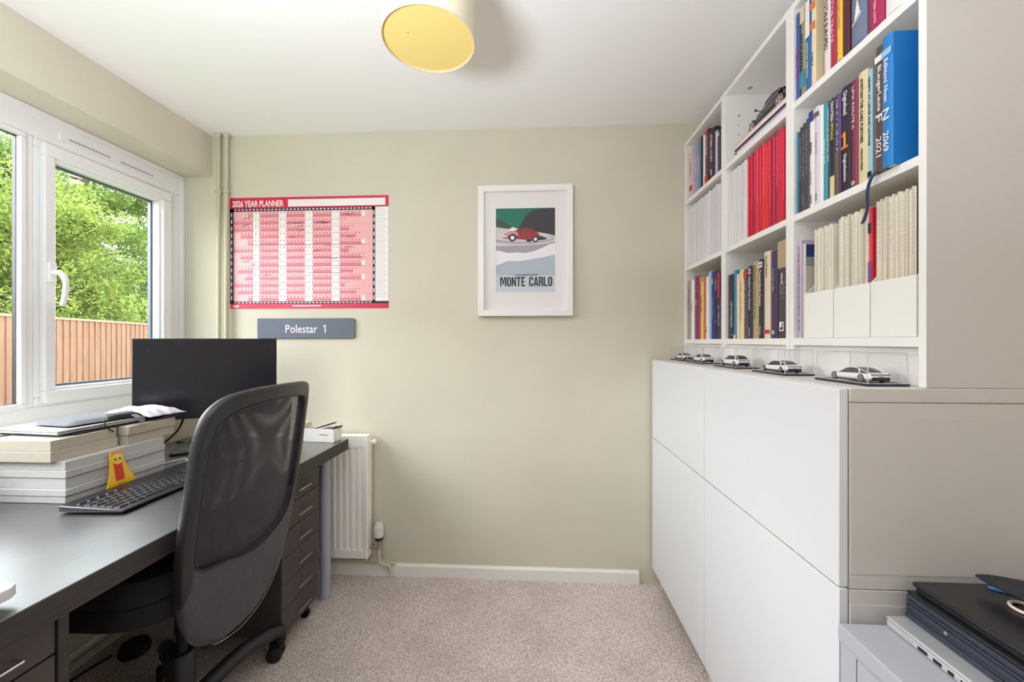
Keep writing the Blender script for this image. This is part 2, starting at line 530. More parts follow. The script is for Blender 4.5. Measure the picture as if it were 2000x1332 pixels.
def tree(label, x, y, h, rad, nleaf, mi, seed, lean=0.0, base=1.0, sz=0.10):
    rnd = random.Random(seed); x -= .55; nleaf = int(nleaf * 2.3); sz *= .80
    t = thing('garden_tree', label, 'tree', (x, y, -0.25), group='leafy trees behind the garden fence')
    b = MB()
    top = Vector((x + lean, y, h * 0.8))
    tr = [Vector((x, y, -0.25)).lerp(top, k / 6) + Vector((rnd.uniform(-.08, .08), rnd.uniform(-.08, .08), 0)) for k in range(7)]
    tr[0] = Vector((x, y, -0.25))
    b.tube(tr, [0.16 * (1 - 0.12 * k) for k in range(7)], 10)
    b.build('trunk', M_bark, t, smooth=True)
    b = MB(); centres = []
    for k in range(26):
        f = rnd.uniform(0.25, 1.0)
        p = Vector((x, y, -0.25)).lerp(top, f)
        a = rnd.uniform(0, 2 * PI); rr = rad * rnd.uniform(0.45, 0.95) * (1.15 - 0.55 * f)
        e = p + Vector((math.cos(a) * rr, math.sin(a) * rr, rr * rnd.uniform(0.05, 0.7)))
        mid = p.lerp(e, 0.5) + Vector((rnd.uniform(-.1, .1), rnd.uniform(-.1, .1), rnd.uniform(-.05, .15)))
        b.tube([p, mid, e], [0.05, 0.03, 0.01], 6)
        centres += [e, mid.lerp(e, 0.5)]
    for k in range(30):
        a = rnd.uniform(0, 2 * PI); q = rad * math.sqrt(rnd.uniform(0.1, 1)); zz = rnd.uniform(base, h)
        s = math.sqrt(max(0.05, 1 - ((zz - h * 0.5) / (h * 0.55)) ** 2))
        centres.append(Vector((x + math.cos(a) * q * s, y + math.sin(a) * q * s, zz)))
    b.build('branch', M_bark, t, smooth=True)
    verts, faces = [], []
    for k in range(nleaf):
        c = rnd.choice(centres)
        u = Vector((rnd.gauss(0, 1), rnd.gauss(0, 1), rnd.gauss(0, 1))).normalized()
        r = 0.50 * rnd.uniform(0.45, 1) ** 0.5
        p = c + Vector((u.x * r * 1.25, u.y * r * 1.25, u.z * r * 0.62))
        if p.z < -0.1: continue
        nn = (u + Vector((rnd.gauss(0, .5), rnd.gauss(0, .5), rnd.gauss(0.5, .5)))).normalized()
        a = nn.cross(Vector((rnd.gauss(0, 1), rnd.gauss(0, 1), rnd.gauss(0, 1)))).normalized()
        c2 = nn.cross(a)
        l = sz * rnd.uniform(0.6, 1.25); w = l * 0.42
        i0 = len(verts)
        verts += [p - a * l * 0.5, p + c2 * w * 0.5 - a * l * 0.08, p + a * l * 0.5 - nn * l * 0.12, p - c2 * w * 0.5 - a * l * 0.08]
        faces.append((i0, i0 + 1, i0 + 2, i0 + 3))
    me = bpy.data.meshes.new('foliage'); org = Vector((x, y, -0.25))
    me.from_pydata([v - org for v in verts], [], faces); me.materials.append(M_leaf[mi])
    o = bpy.data.objects.new('foliage', me); COL.objects.link(o); o.parent = t
    return t
tree('broad pale green tree directly behind the fence, filling the middle of the right window pane', -9.5, 7.3, 4.6, 1.9, 20000, 0, 11)
tree('tall dark green tree at the back, its crown topping the right window pane', -12.2, 10.6, 8.6, 2.8, 26000, 1, 12, sz=0.13)
tree('deep green bushy tree at the right edge of the right window pane', -10.4, 10.6, 4.2, 1.5, 14000, 1, 13)
tree('bright green lower tree seen through the left window pane', -9.6, 5.3, 4.3, 1.6, 14000, 0, 14)
tree('mid green tree farther down the fence towards the viewer', -10.0, 1.8, 4.0, 1.8, 12000, 1, 15)
tree('large dark tree behind the two pale ones, showing between their crowns', -13.6, 9.4, 6.2, 2.8, 20000, 2, 16, sz=0.13)

# ------------------------------------------------------------------ pipes and radiator
def pipe(label, x, name='heating_pipe'):
    t = thing(name, label, 'pipe', (x, YB - 0.02, 0.1), group='painted heating pipes in the corner')
    b = MB(); b.tube([(x, YB - 0.024, 0.10), (x, YB - 0.024, 1.0), (x, YB - 0.024, ZC)], 0.0105, 14); b.build('pipe_run', M_pipe, t, smooth=True)
    b = MB(); b.lathe((x, YB - 0.024, 1.972), [(0.0125, 0), (0.015, 0.003), (0.015, 0.014), (0.0125, 0.017)], 14)
    b.box(x - 0.005, x + 0.005, YB - 0.014, YB, 1.974, 1.987); b.build('pipe_clip', M_pipe, t, smooth=True)
    b = MB(); b.lathe((x, YB - 0.024, 2.262), [(0.012, 0), (0.018, 0.012), (0.0195, 0.018)], 14); b.build('ceiling_collar', M_pipe, t, smooth=True)
pipe('sage painted vertical pipe in the corner, the one beside the window', -1.634)
pipe('sage painted vertical pipe in the corner, the one beside the wall planner', -1.592)

rad = thing('radiator', 'white ribbed panel radiator on the back wall behind the desk end', 'radiator', (-1.2, 1.95, 0.12))
RX0, RX1, RZ0, RZ1 = -1.46, -0.822, 0.118, 0.725
b = MB()
prof = []
nr = 19; pw = (RX1 - 0.022 - RX0 - 0.022) / nr
z0, z1 = RZ0 + 0.045, RZ1 - 0.055
rows = [[], [], [], []]
for k in range(nr):
    xa = RX0 + 0.022 + k * pw
    for f, dy in ((0.0, 0.0), (0.34, 0.0), (0.46, 0.010), (0.86, 0.010), (0.98, 0.0)):
        x = xa + f * pw
        rows[0].append((x, 1.926, z0 - 0.010)); rows[1].append((x, 1.926 + dy, z0)); rows[2].append((x, 1.926 + dy, z1)); rows[3].append((x, 1.926, z1 + 0.010))
b.grid(rows)
b.build('ribbed_panel', M_rad, rad, solid=0.004)
b = MB()
ra, rb_ = RX0 + 0.0125, RX1 - 0.0125
b.box(ra, rb_, 1.924, 1.932, RZ0, RZ0 + 0.045); b.box(ra, rb_, 1.924, 1.932, RZ1 - 0.055, RZ1 - 0.0045)
b.box(ra, ra + 0.012, 1.924, 1.932, RZ0 + 0.045, RZ1 - 0.055); b.box(rb_ - 0.014, rb_, 1.924, 1.932, RZ0 + 0.045, RZ1 - 0.055)
b.box(ra, rb_, 1.934, 1.975, RZ0 + 0.01, RZ1 - 0.012)
b.build('radiator_body', M_rad, rad, bevel=0.003)
b = MB(); b.box(RX1 - 0.012, RX1 + 0.002, 1.920, 1.978, RZ0 - 0.001, RZ1 - 0.0045); b.box(RX0 - 0.002, RX0 + 0.012, 1.920, 1.978, RZ0 - 0.001, RZ1 - 0.0045)
b.box(RX0, RX1, 1.924, 1.978, RZ1 - 0.004, RZ1 + 0.004)
b.build('side_cover', M_rad, rad, bevel=0.004)
b = MB(); b.lathe((RX1 + 0.002, 1.955, 0.695), [(0.008, 0), (0.008, 0.012), (0.013, 0.014), (0.013, 0.026), (0.009, 0.03)], 14, 'x'); b.build('bleed_plug', M_rad, rad, smooth=True)
val = thing('radiator_valve', 'white thermostatic valve head with copper tail beside the radiator', 'valve', (-0.775, 1.955, 0.06))
M_brass = mat('tarnished_fitting', (170, 160, 140), 0.4, 0.5)
vx = -0.775
b = MB(); b.lathe((vx, 1.955, 0.212), [(0.012, 0), (0.022, 0.006), (0.0225, 0.045), (0.019, 0.066), (0.015, 0.076), (0.0, 0.078)], 22)
for k in range(14):
    a = 2 * PI * k / 14
    b.obox((vx + 0.0225 * math.cos(a), 1.955 + 0.0225 * math.sin(a), 0.247), (0.0012, 0, 0), (0, 0.0012, 0), (0, 0, 0.017))
b.build('valve_head', mat('valve_white', (226, 222, 214), 0.5), val, smooth=True)
b = MB(); b.lathe((vx, 1.955, 0.198), [(0.016, 0), (0.02, 0.004), (0.02, 0.014), (0.016, 0.016)], 20); b.build('valve_collar', M_black, val, smooth=True)
b = MB()
b.lathe((vx, 1.955, 0.155), [(0.010, 0), (0.012, 0.012), (0.009, 0.02), (0.011, 0.03), (0.010, 0.045)], 12)
b.tube([(RX1, 1.955, 0.165), (vx, 1.955, 0.165)], 0.0085, 10); b.lathe((RX1 + 0.008, 1.955, 0.165), [(0.013, 0), (0.013, 0.012)], 6, 'x')
b.build('valve_body', M_brass, val, smooth=True)
b = MB()
b.tube([(vx, 1.955, 0.16), (vx, 1.955, 0.11), (vx + 0.003, 1.955, 0.09), (vx + 0.014, 1.956, 0.077), (vx + 0.03, 1.957, 0.073), (vx + 0.052, 1.957, 0.073), (vx + 0.056, 1.957, 0.062), (vx + 0.056, 1.957, 0.036)], 0.0095, 12)
b.lathe((vx, 1.955, 0.098), [(0.012, 0), (0.012, 0.014)], 12)
b.build('pipe_tail', M_pipe, val, smooth=True)
b = MB(); b.tube([(-1.5, 1.978, 0.082), (-0.75, 1.978, 0.078), (-0.70, 1.985, 0.068)], 0.0075, 10)
tag(b.build('skirting_pipe', M_pipe, smooth=True), 'thin painted pipe running along the top of the skirting under the radiator', 'pipe')

# ------------------------------------------------------------------ wall planner
PX0, PX1, PZ0, PZ1 = -1.592, -0.742, 1.371, 1.953
def P(fx, fz): return PX0 + (PX1 - PX0) * fx, PZ1 - (PZ1 - PZ0) * fz
planner = thing('wall_planner', 'red and pink 2026 year planner poster pinned to the back wall', 'calendar', ((PX0 + PX1) / 2, YB, PZ0))
mr = mat('planner_red', (214, 30, 78), 0.35); mk = mat('planner_black', (44, 34, 46), 0.35)
mp_ = mat('planner_pink', (240, 178, 180), 0.3, coat=0.3); mp2 = mat('planner_rose', (226, 122, 142), 0.35); mw_ = mat('planner_white', (240, 236, 236), 0.35)
mg_ = mat('planner_grey_text', (150, 120, 130), 0.6); mgl = mat('planner_grid_line', (214, 130, 140), 0.5)
b = MB()
LY = [YB - 0.0015]
def pq(fx0, fx1, fz0, fz1, mi, lay):
    x0, zt = P(fx0, fz0); x1, zb = P(fx1, fz1)
    y = YB - 0.0012 - 0.00022 * lay
    b.face([(x0, y, zb), (x1, y, zb), (x1, y, zt), (x0, y, zt)], mi)
b.box(PX0, PX1, YB - 0.0013, YB, PZ0, PZ1, 0)
pq(0.372, 0.98, 0.022, 0.086, 4, 1)
pq(0.0, 0.914, 0.098, 0.125, 1, 1); pq(0.0, 0.025, 0.098, 0.945, 1, 1)
pq(0.902, 0.918, 0.098, 0.945, 1, 1); pq(0.0, 1.0, 0.935, 0.957, 1, 1)
pq(0.918, 1.0, 0.098, 0.935, 4, 1); pq(0.918, 1.0, 0.094, 0.10, 1, 2)
pq(0.025, 0.902, 0.125, 0.938, 2, 1)
WK = [(0.15, 0.19), (0.315, 0.36), (0.48, 0.527), (0.647, 0.695)]
rt = [0.135 + k * 0.0625 for k in range(13)]
for a_, b_ in WK: pq(a_, b_, 0.127, 0.936, 4, 2)
spans = [(0.195, 0.312), (0.363, 0.478), (0.53, 0.644), (0.70, None)]
first = [0.12, 0.025, 0.025, 0.07, 0.12, 0.025, 0.07, 0.16, 0.055, 0.10, 0.03, 0.055, 0.12]
last = [0.83, 0.70, 0.755, 0.80, 0.83, 0.755, 0.83, 0.83, 0.78, 0.83, 0.73, 0.80, 0.83]
for k in range(13):
    z0_ = rt[k]; za, zb_ = z0_ + 0.018, z0_ + 0.045
    pq(max(first[k], 0.025), 0.148, za, zb_, 3, 3)
    for s0, s1 in spans:
        e = s1 if s1 else last[k]
        if e > s0 + 0.01: pq(s0, e, za, zb_, 3, 3)
    for q in range(37):
        xq = 0.03 + q * 0.0225
        if xq < first[k] or xq > last[k] + 0.03: continue
        pq(xq, xq + 0.006, z0_ + 0.002, z0_ + 0.009, 1, 4)
    pq(0.026, 0.90, z0_ + 0.047, z0_ + 0.0485, 6, 4)
for k in (0, 4, 7, 9, 12): pq(0.835, 0.855, rt[k] - 0.004, rt[k] + 0.045, 4, 4)
for q in range(38): pq(0.03 + q * 0.023, 0.0308 + q * 0.023, 0.127, 0.936, 6, 3)
for k in range(37):
    xq = 0.03 + k * 0.0236
    pq(xq, xq + 0.013, 0.106, 0.115, 4, 4); pq(xq, xq + 0.013, 0.942, 0.950, 4, 4)
for k in range(13):
    pq(0.009, 0.016, rt[k] + 0.0, rt[k] + 0.035, 4, 4); pq(0.907, 0.913, rt[k] + 0.0, rt[k] + 0.035, 4, 4)
for k in range(40):
    pq(0.925, 0.925 + 0.05 + 0.01 * (k % 3), 0.115 + k * 0.020, 0.121 + k * 0.020, 7, 4)
pq(0.40, 0.58, 0.970, 0.980, 4, 3); pq(0.02, 0.06, 0.966, 0.99, 2, 3)
# handwritten trips and lines
for (xa, xb, zz) in ((0.14, 0.86, 0.427), (0.17, 0.85, 0.618), (0.5, 0.70, 0.680), (0.53, 0.86, 0.545), (0.36, 0.48, 0.232), (0.55, 0.64, 0.232)):
    pq(xa, xb, zz, zz + 0.0028, 1, 5)
b.build('printed_sheet', [mr, mk, mp_, mp2, mw_, mw_, mgl, mat('planner_pale_text', (214, 208, 210), 0.6)], planner, recalc=False)
x_, z_ = P(0.017, 0.055)
M_txtw = mat('white_ink', (244, 236, 238), 0.5); M_txtk = mat('black_ink', (24, 22, 26), 0.5)
text('2026 YEAR PLANNER', planner, M_txtw, (x_, YB - 0.0022, z_), (1, 0, 0), (0, 0, 1), 0.044, bold=0.0012, fit=0.278, name='planner_title')
rnd = random.Random(3)
for (fx, fz) in ((0.105, 0.185), (0.10, 0.25), (0.43, 0.236), (0.60, 0.236), (0.575, 0.225), (0.73, 0.165), (0.76, 0.158), (0.6, 0.235), (0.45, 0.27), (0.455, 0.305), (0.40, 0.36), (0.76, 0.365), (0.62, 0.435), (0.55, 0.49), (0.73, 0.49), (0.10, 0.575), (0.66, 0.555), (0.24, 0.70), (0.75, 0.455)):
    x, z = P(fx, fz)
    pts = [(x - 0.016, YB - 0.0028, z - 0.004)]
    for q in range(6): pts.append((x - 0.016 + 0.006 * (q + 1), YB - 0.0028, z + rnd.uniform(-0.006, 0.007)))
    b = MB(); b.tube(pts, 0.0008, 4); b.build('pen_note', mk, planner)

# name plate on the wall
sg = thing('wall_sign', 'grey rectangular wall plate with white lettering below the year planner', 'sign', (-1.18, YB, 1.214))
b = MB(); b.prism([(x, YB - 0.010, z) for x, z in ((-1.436, 1.216), (-0.926, 1.216), (-0.917, 1.224), (-0.917, 1.311), (-0.926, 1.320), (-1.436, 1.320))], (0, 0.010, 0))
b.build('plate', mat('slate_plate', (92, 98, 116), 0.4), sg, bevel=0.001)
text('Polestar', sg, M_txtw, (-1.287, YB - 0.0105, 1.265), (1, 0, 0), (0, 0, 1), 0.060, fit=0.170, bold=0.0003, name='lettering')
b = MB(); b.prism([(-1.0745 + dx_, YB - .0112, 1.2445 + dz_) for dx_, dz_ in ((0, 0), (.0055, 0), (.0055, .043), (.0015, .043), (-.002, .037), (-.009, .034), (-.009, .030), (0, .031))], (0, .001, 0)); b.build('lettering', M_txtw, sg)

# ------------------------------------------------------------------ framed poster
pic = thing('framed_poster', 'white framed Monte Carlo poster with red vintage car on the back wall', 'picture', (-0.04, YB, 1.327))
X0, X1, Z0, Z1 = -0.2755, 0.197, 1.327, 1.979
YFp = 1.966
b = MB(); fw = 0.030
def rail(p): b.prism(p, (0, 0.030, 0))
rail([(X0, YFp, Z0), (X1, YFp, Z0), (X1 - fw, YFp, Z0 + fw), (X0 + fw, YFp, Z0 + fw)])
rail([(X0, YFp, Z1), (X0 + fw, YFp, Z1 - fw), (X1 - fw, YFp, Z1 - fw), (X1, YFp, Z1)])
rail([(X0, YFp, Z0), (X0 + fw, YFp, Z0 + fw), (X0 + fw, YFp, Z1 - fw), (X0, YFp, Z1)])
rail([(X1, YFp, Z0), (X1, YFp, Z1), (X1 - fw, YFp, Z1 - fw), (X1 - fw, YFp, Z0 + fw)])
b.build('picture_frame', mat('white_frame', (240, 236, 236), 0.35), pic, bevel=0.001)
AX0, AX1, AZ0, AZ1 = -0.186, 0.110, 1.447, 1.868
b = MB(); y = 1.985
ym = 1.984
b.box(X0 + fw, X1 - fw, ym, ym + 0.004, Z0 + fw, AZ0); b.box(X0 + fw, X1 - fw, ym, ym + 0.004, AZ1, Z1 - fw)
b.box(X0 + fw, AX0, ym, ym + 0.004, AZ0, AZ1); b.box(AX1, X1 - fw, ym, ym + 0.004, AZ0, AZ1)
b.build('mount_card', mat('mount_card', (232, 228, 228), 0.8), pic)
cols = [mat('art_grey_blue', (178, 186, 200), 0.6), mat('art_green', (38, 116, 100), 0.6), mat('art_dark_rock', (62, 62, 68), 0.6), mat('art_hill', (66, 84, 60), 0.6), mat('art_road', (206, 200, 204), 0.6),
        mat('art_white', (236, 234, 240), 0.6), mat('art_mauve', (168, 160, 170), 0.6), mat('art_red', (150, 52, 58), 0.5), mat('art_dark', (40, 34, 38), 0.5), mat('art_pink', (206, 150, 152), 0.5), mat('art_pale_blue', (200, 206, 216), 0.6), mat('art_window', (96, 70, 78), .5)]
b = MB()
def A(pts, mi, lay):
    y = 1.9875 - 0.00015 * lay
    b.face([(AX0 + (AX1 - AX0) * u, y, AZ1 - (AZ1 - AZ0) * v) for u, v in pts], mi)
def ell(cx, cy, rx, ry, mi, lay, a0=0, a1=2 * PI, n=20):
    A([(min(1, max(0, cx + rx * math.cos(a0 + (a1 - a0) * k / n))), min(1, max(0, cy + ry * math.sin(a0 + (a1 - a0) * k / n)))) for k in range(n)], mi, lay)
b.box(AX0, AX1, 1.9878, 1.9885, AZ0, AZ1, 0)
A([(0, 0), (1, 0), (1, .45), (0, .45)], 1, 1)
A([(0, .13), (.08, .13), (.15, .16), (.30, .22), (.33, .26), (.0, .30)], 3, 2)
A([(.38, .24), (.44, .17), (.50, .09), (.60, .03), (.75, .01), (1, 0), (1, .34), (.8, .31), (.6, .27)], 2, 3)
A([(0, .22), (.18, .24), (.32, .25), (.6, .27), (.85, .32), (1, .35), (1, .50), (0, .50)], 4, 4)
A([(.28, .22), (.40, .25), (.30, .27), (.2, .26)], 5, 5)
A([(.64, .28), (.85, .305), (1, .33), (1, .342), (.85, .317), (.64, .29)], 5, 5)
A([(.64, .32), (.78, .335), (.87, .36), (.84, .375), (.70, .385), (.60, .385)], 2, 5)
A([(0, .37), (.3, .40), (.6, .40), (.85, .385), (.98, .36), (.98, .375), (.85, .40), (.6, .42), (.3, .42), (0, .40)], 6, 5)
A([(0, .45), (.3, .445), (.6, .44), (.85, .425), (1, .40), (1, .47), (.8, .49), (.5, .53), (.3, .525), (.1, .52), (0, .50)], 6, 6)
A([(0, .47), (.3, .465), (.7, .46), (1, .42), (1, .56), (.8, .585), (.6, .61), (.4, .63), (.2, .63), (.08, .66), (0, .68)], 5, 6.5)
A([(0, .455), (.3, .46), (.6, .455), (.9, .435), (.8, .47), (.65, .51), (.5, .535), (.36, .525), (.2, .53), (.06, .505), (0, .50)], 6, 7)
A([(0, .68), (.08, .665), (.2, .64), (.4, .635), (.6, .615), (.8, .585), (1, .555), (1, .80), (0, .80)], 0, 7)
A([(0, .80), (1, .80), (1, 1), (0, 1)], 10, 7)
# the red car
A([(.11, .335), (.14, .30), (.22, .275), (.33, .265), (.36, .25), (.41, .235), (.50, .232), (.60, .245), (.67, .275), (.73, .305), (.745, .335), (.72, .365), (.66, .375), (.50, .375), (.36, .365), (.20, .36), (.12, .35)], 7, 9)
A([(.11, .335), (.14, .30), (.22, .275), (.33, .27), (.37, .29), (.39, .33), (.35, .32), (.28, .30), (.2, .33), (.14, .345)], 9, 10)
A([(.38, .265), (.42, .245), (.47, .243), (.47, .27), (.40, .275)], 11, 10); A([(.485, .243), (.55, .247), (.62, .27), (.60, .28), (.49, .272)], 11, 10)
ell(.28, .35, .065, .045, 8, 11); ell(.28, .35, .035, .025, 5, 12); ell(.67, .37, .05, .037, 8, 11); ell(.67, .37, .028, .021, 5, 12); ell(.56, .38, .05, .02, 8, 8)
A([(.09, .31), (.18, .33), (.21, .345), (.12, .338)], 5, 11)
b.build('art_print', cols, pic, recalc=False)
cx = (AX0 + AX1) / 2 + 0.003
def block(txt, x0, x1, z0, h, y, m, parent):
    """heavy condensed capitals drawn as closed shapes, one mesh"""
    t = .30
    def O(c=.22): return [[(0, c), (0, 1 - c), (c, 1), (1 - c, 1), (1 - t, .86), (t + .08, .86), (t, .78), (t, .22), (t + .08, .14), (1 - t - .08, .14), (1 - c, 0), (c, 0)], [(1 - c, 0), (1, c * .6), (1, 1 - c * .6), (1 - c, 1), (1 - t, .86), (1 - t, .14)]]
    G = {'T': [[(0, .86), (0, 1), (1, 1), (1, .86)], [(.35, 0), (.35, .86), (.65, .86), (.65, 0)]],
         'E': [[(0, 0), (0, 1), (.34, 1), (.34, 0)], [(.34, .86), (.34, 1), (1, 1), (1, .86)], [(.34, .44), (.34, .57), (.88, .57), (.88, .44)], [(.34, 0), (.34, .14), (1, .14), (1, 0)]],
         'L': [[(0, 0), (0, 1), (.34, 1), (.34, 0)], [(.34, 0), (.34, .14), (1, .14), (1, 0)]],
         'N': [[(0, 0), (0, 1), (.28, 1), (.28, 0)], [(.72, 0), (.72, 1), (1, 1), (1, 0)], [(.28, 1), (.28, .62), (.72, 0), (.72, .38)]],
         'M': [[(0, 0), (0, 1), (.20, 1), (.20, 0)], [(.80, 0), (.80, 1), (1, 1), (1, 0)], [(.20, 1), (.34, 1), (.50, .50), (.50, .08), (.20, .90)], [(.80, 1), (.80, .90), (.50, .08), (.50, .50), (.66, 1)]],
         'A': [[(0, 0), (.33, 1), (.52, 1), (.52, .80), (.28, 0)], [(1, 0), (.67, 1), (.52, 1), (.52, .80), (.72, 0)], [(.33, .18), (.37, .32), (.63, .32), (.67, .18)]],
         'R': [[(0, 0), (0, 1), (.32, 1), (.32, 0)], [(.32, .86), (.32, 1), (.80, 1), (1, .88), (.68, .86)], [(.68, .86), (1, .88), (1, .58), (.84, .50), (.68, .56)], [(.32, .43), (.32, .56), (.68, .56), (.84, .50)], [(.45, .43), (.70, .48), (.84, .50), (1, .40), (1, 0), (.68, 0), (.68, .38)]],
         'C': [[(0, .2), (0, .8), (.22, 1), (.78, 1), (1, .84), (1, .66), (.68, .66), (.68, .82), (.60, .87), (.40, .87), (.32, .80), (.32, .20), (.40, .13), (.22, 0)], [(.22, 0), (.40, .13), (.60, .13), (.68, .18), (.68, .34), (1, .34), (1, .16), (.78, 0)]],
         'O': [[(0, .2), (0, .8), (.22, 1), (.50, 1), (.50, .87), (.40, .87), (.32, .80), (.32, .20), (.40, .13), (.50, .13), (.50, 0), (.22, 0)], [(1, .2), (.78, 0), (.50, 0), (.50, .13), (.60, .13), (.68, .20), (.68, .80), (.60, .87), (.50, .87), (.50, 1), (.78, 1), (1, .8)]]}
    adv = [(1.45 if c == 'M' else .62 if c == ' ' else .86 if c in 'EL' else 1.0) for c in txt]
    gap = .16; tot = sum(adv) + gap * (len(txt) - 1); k = (x1 - x0) / tot; x = x0
    b = MB()
    for c, a in zip(txt, adv):
        for poly in G.get(c, []):
            b.face([(x + px * a * k, y, z0 + pz * h) for px, pz in poly])
        x += (a + gap) * k
    return b.build('lettering', m, parent, recalc=False)
block('MONTE CARLO', AX0 + .021, AX1 - .014, AZ0 + .030, .046, 1.9849, M_txtk, pic)
text('CA.ELABAKALUEUR', pic, M_txtk, (cx, 1.9853, AZ0 + 0.086), (1, 0, 0), (0, 0, 1), 0.014, fit=0.115, align='CENTER', name='lettering')

# ------------------------------------------------------------------ pendant lamp
lamp = thing('pendant_lamp', 'cream drum pendant lamp shade with yellow diffuser hanging from the ceiling', 'lamp', (-0.288, 1.083, 2.03))
lx, ly = -0.288, 1.083
M_shade = mat('cream_shade', (226, 216, 194), 0.85, noise_amt=0.02, nscale=300)
b = MB()
N = 64
for r, sgn in ((0.1265, 1), (0.1245, -1)):
    rows = [[(lx + r * math.cos(2 * PI * k / N), ly + r * math.sin(2 * PI * k / N), z) for k in range(N)] for z in (2.03, 2.215)]
    b.grid(rows, closed=True)
b.build('lamp_shade', M_shade, lamp, smooth=True)
for z in (2.031, 2.214):
    b = MB(); b.tube([(lx + 0.1255 * math.cos(2 * PI * k / N), ly + 0.1255 * math.sin(2 * PI * k / N), z) for k in range(N + 1)], 0.0022, 6, caps=False)
    b.build('shade_rim', mat('shade_rim', (216, 204, 176), 0.6), lamp, smooth=True)
b = MB(); b.lathe((lx, ly, 2.036), [(0.0, 0), (0.1243, 0.0), (0.1243, 0.002), (0.0, 0.002)], N, caps=False)
b.build('diffuser', mat('yellow_diffuser', (240, 214, 132), 0.6), lamp)
b = MB(); b.lathe((lx - 0.05, ly - 0.03, 2.0345), [(0.0015, 0), (0.0015, 0.002)], 8); b.build('diffuser_pin', M_brass, lamp)
b = MB(); b.tube([(lx, ly, 2.2), (lx, ly, ZC)], 0.003, 8); b.lathe((lx, ly, 2.262), [(0.03, 0), (0.035, 0.018)], 24); b.build('cord', M_trim, lamp, smooth=True)
b = MB()
for k in range(3):
    a = 2 * PI * k / 3; b.tube([(lx, ly, 2.2), (lx + 0.124 * math.cos(a), ly + 0.124 * math.sin(a), 2.212)], 0.0015, 6)
b.build('spider_ring', M_trim, lamp)

# added, unseen stand and bowl for the ceiling fill light, next to the camera
fl = thing('fill_stand', 'added fill light on a slim grey stand, out of view beside the desk', 'lamp', (FILL_POS[0], FILL_POS[1], 0))
b = MB(); b.lathe((FILL_POS[0], FILL_POS[1], 0.0), [(.13, 0), (.13, .012), (.03, .022)], 32); b.build('fill_base', M_greyp, fl, smooth=True)
b = MB(); b.tube([(FILL_POS[0], FILL_POS[1], .02), (FILL_POS[0], FILL_POS[1], FILL_POS[2] - .07)], .011, 12); b.build('pole', M_greyp, fl, smooth=True)
b = MB(); b.lathe((FILL_POS[0], FILL_POS[1], FILL_POS[2] - .075), [(.02, 0), (.12, .02), (.20, .045), (.25, .085), (.247, .085), (.197, .049), (.118, .024), (.0, .01)], 36, caps=False); b.build('bowl', M_trim, fl, smooth=True)

# ------------------------------------------------------------------ storage cabinets
DX = 0.586
def cabinet(label, y0, y1, z0, z1, dz0, dz1):
    t = thing('storage_cabinet', label, 'cabinet', ((DX + XR) / 2, (y0 + y1) / 2, z0), group='white fronted storage cabinets along the right wall')
    b = MB()
    xa, xb = DX + 0.020, XR - 0.01
    b.box(xa, xb, y0 + 0.0015, y0 + 0.018, z0, z1); b.box(xa, xb, y1 - 0.018, y1 - 0.0015, z0, z1)
    b.box(xa, xb, y0 + 0.018, y1 - 0.018, z0, z0 + 0.018); b.box(xa, xb, y0 + 0.018, y1 - 0.018, z1 - 0.018, z1)
    b.box(xb - 0.006, xb, y0 + 0.018, y1 - 0.018, z0 + 0.018, z1 - 0.018)
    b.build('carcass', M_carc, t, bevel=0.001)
    dd = box('cabinet_door', M_door, DX, DX + 0.017, y0 + 0.0015, y1 - 0.0015, dz0, dz1, t, bevel=0.0015)
    if z0 < .3:
        for fy in ((y0 + .03, y1 - .03) if y0 > 1 else (y0 + .03,)):
            box('foot', M_carc, DX + .035, DX + .072, fy - .02, fy + .02, 0, z0, t, bevel=.002)
    if y0 < 1:   # edge joints on the exposed side
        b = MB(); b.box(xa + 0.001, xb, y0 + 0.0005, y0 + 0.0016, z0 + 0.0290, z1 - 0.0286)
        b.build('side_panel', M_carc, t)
    return t
cabinet('upper white cabinet door unit nearest the viewer, above the grey filing cabinet', 0.790, 1.390, 0.727, 1.0835, 0.730, 1.110)
cabinet('upper white cabinet door unit against the back wall', 1.390, 1.985, 0.727, 1.0835, 0.730, 1.110)
cabinet('lower white cabinet door unit nearest the viewer, beside the grey filing cabinet', 0.790, 1.390, 0.085, 0.725, 0.087, 0.7265)
cabinet('lower white cabinet door unit against the back wall', 1.390, 1.985, 0.085, 0.725, 0.087, 0.7265)
tag(box('worktop_board', M_carc, DX + 0.0195, XR - 0.01, 0.7905, 1.985, 1.0842, 1.112, bevel=0.002), 'pale continuous top board lying over the storage cabinets', 'worktop')

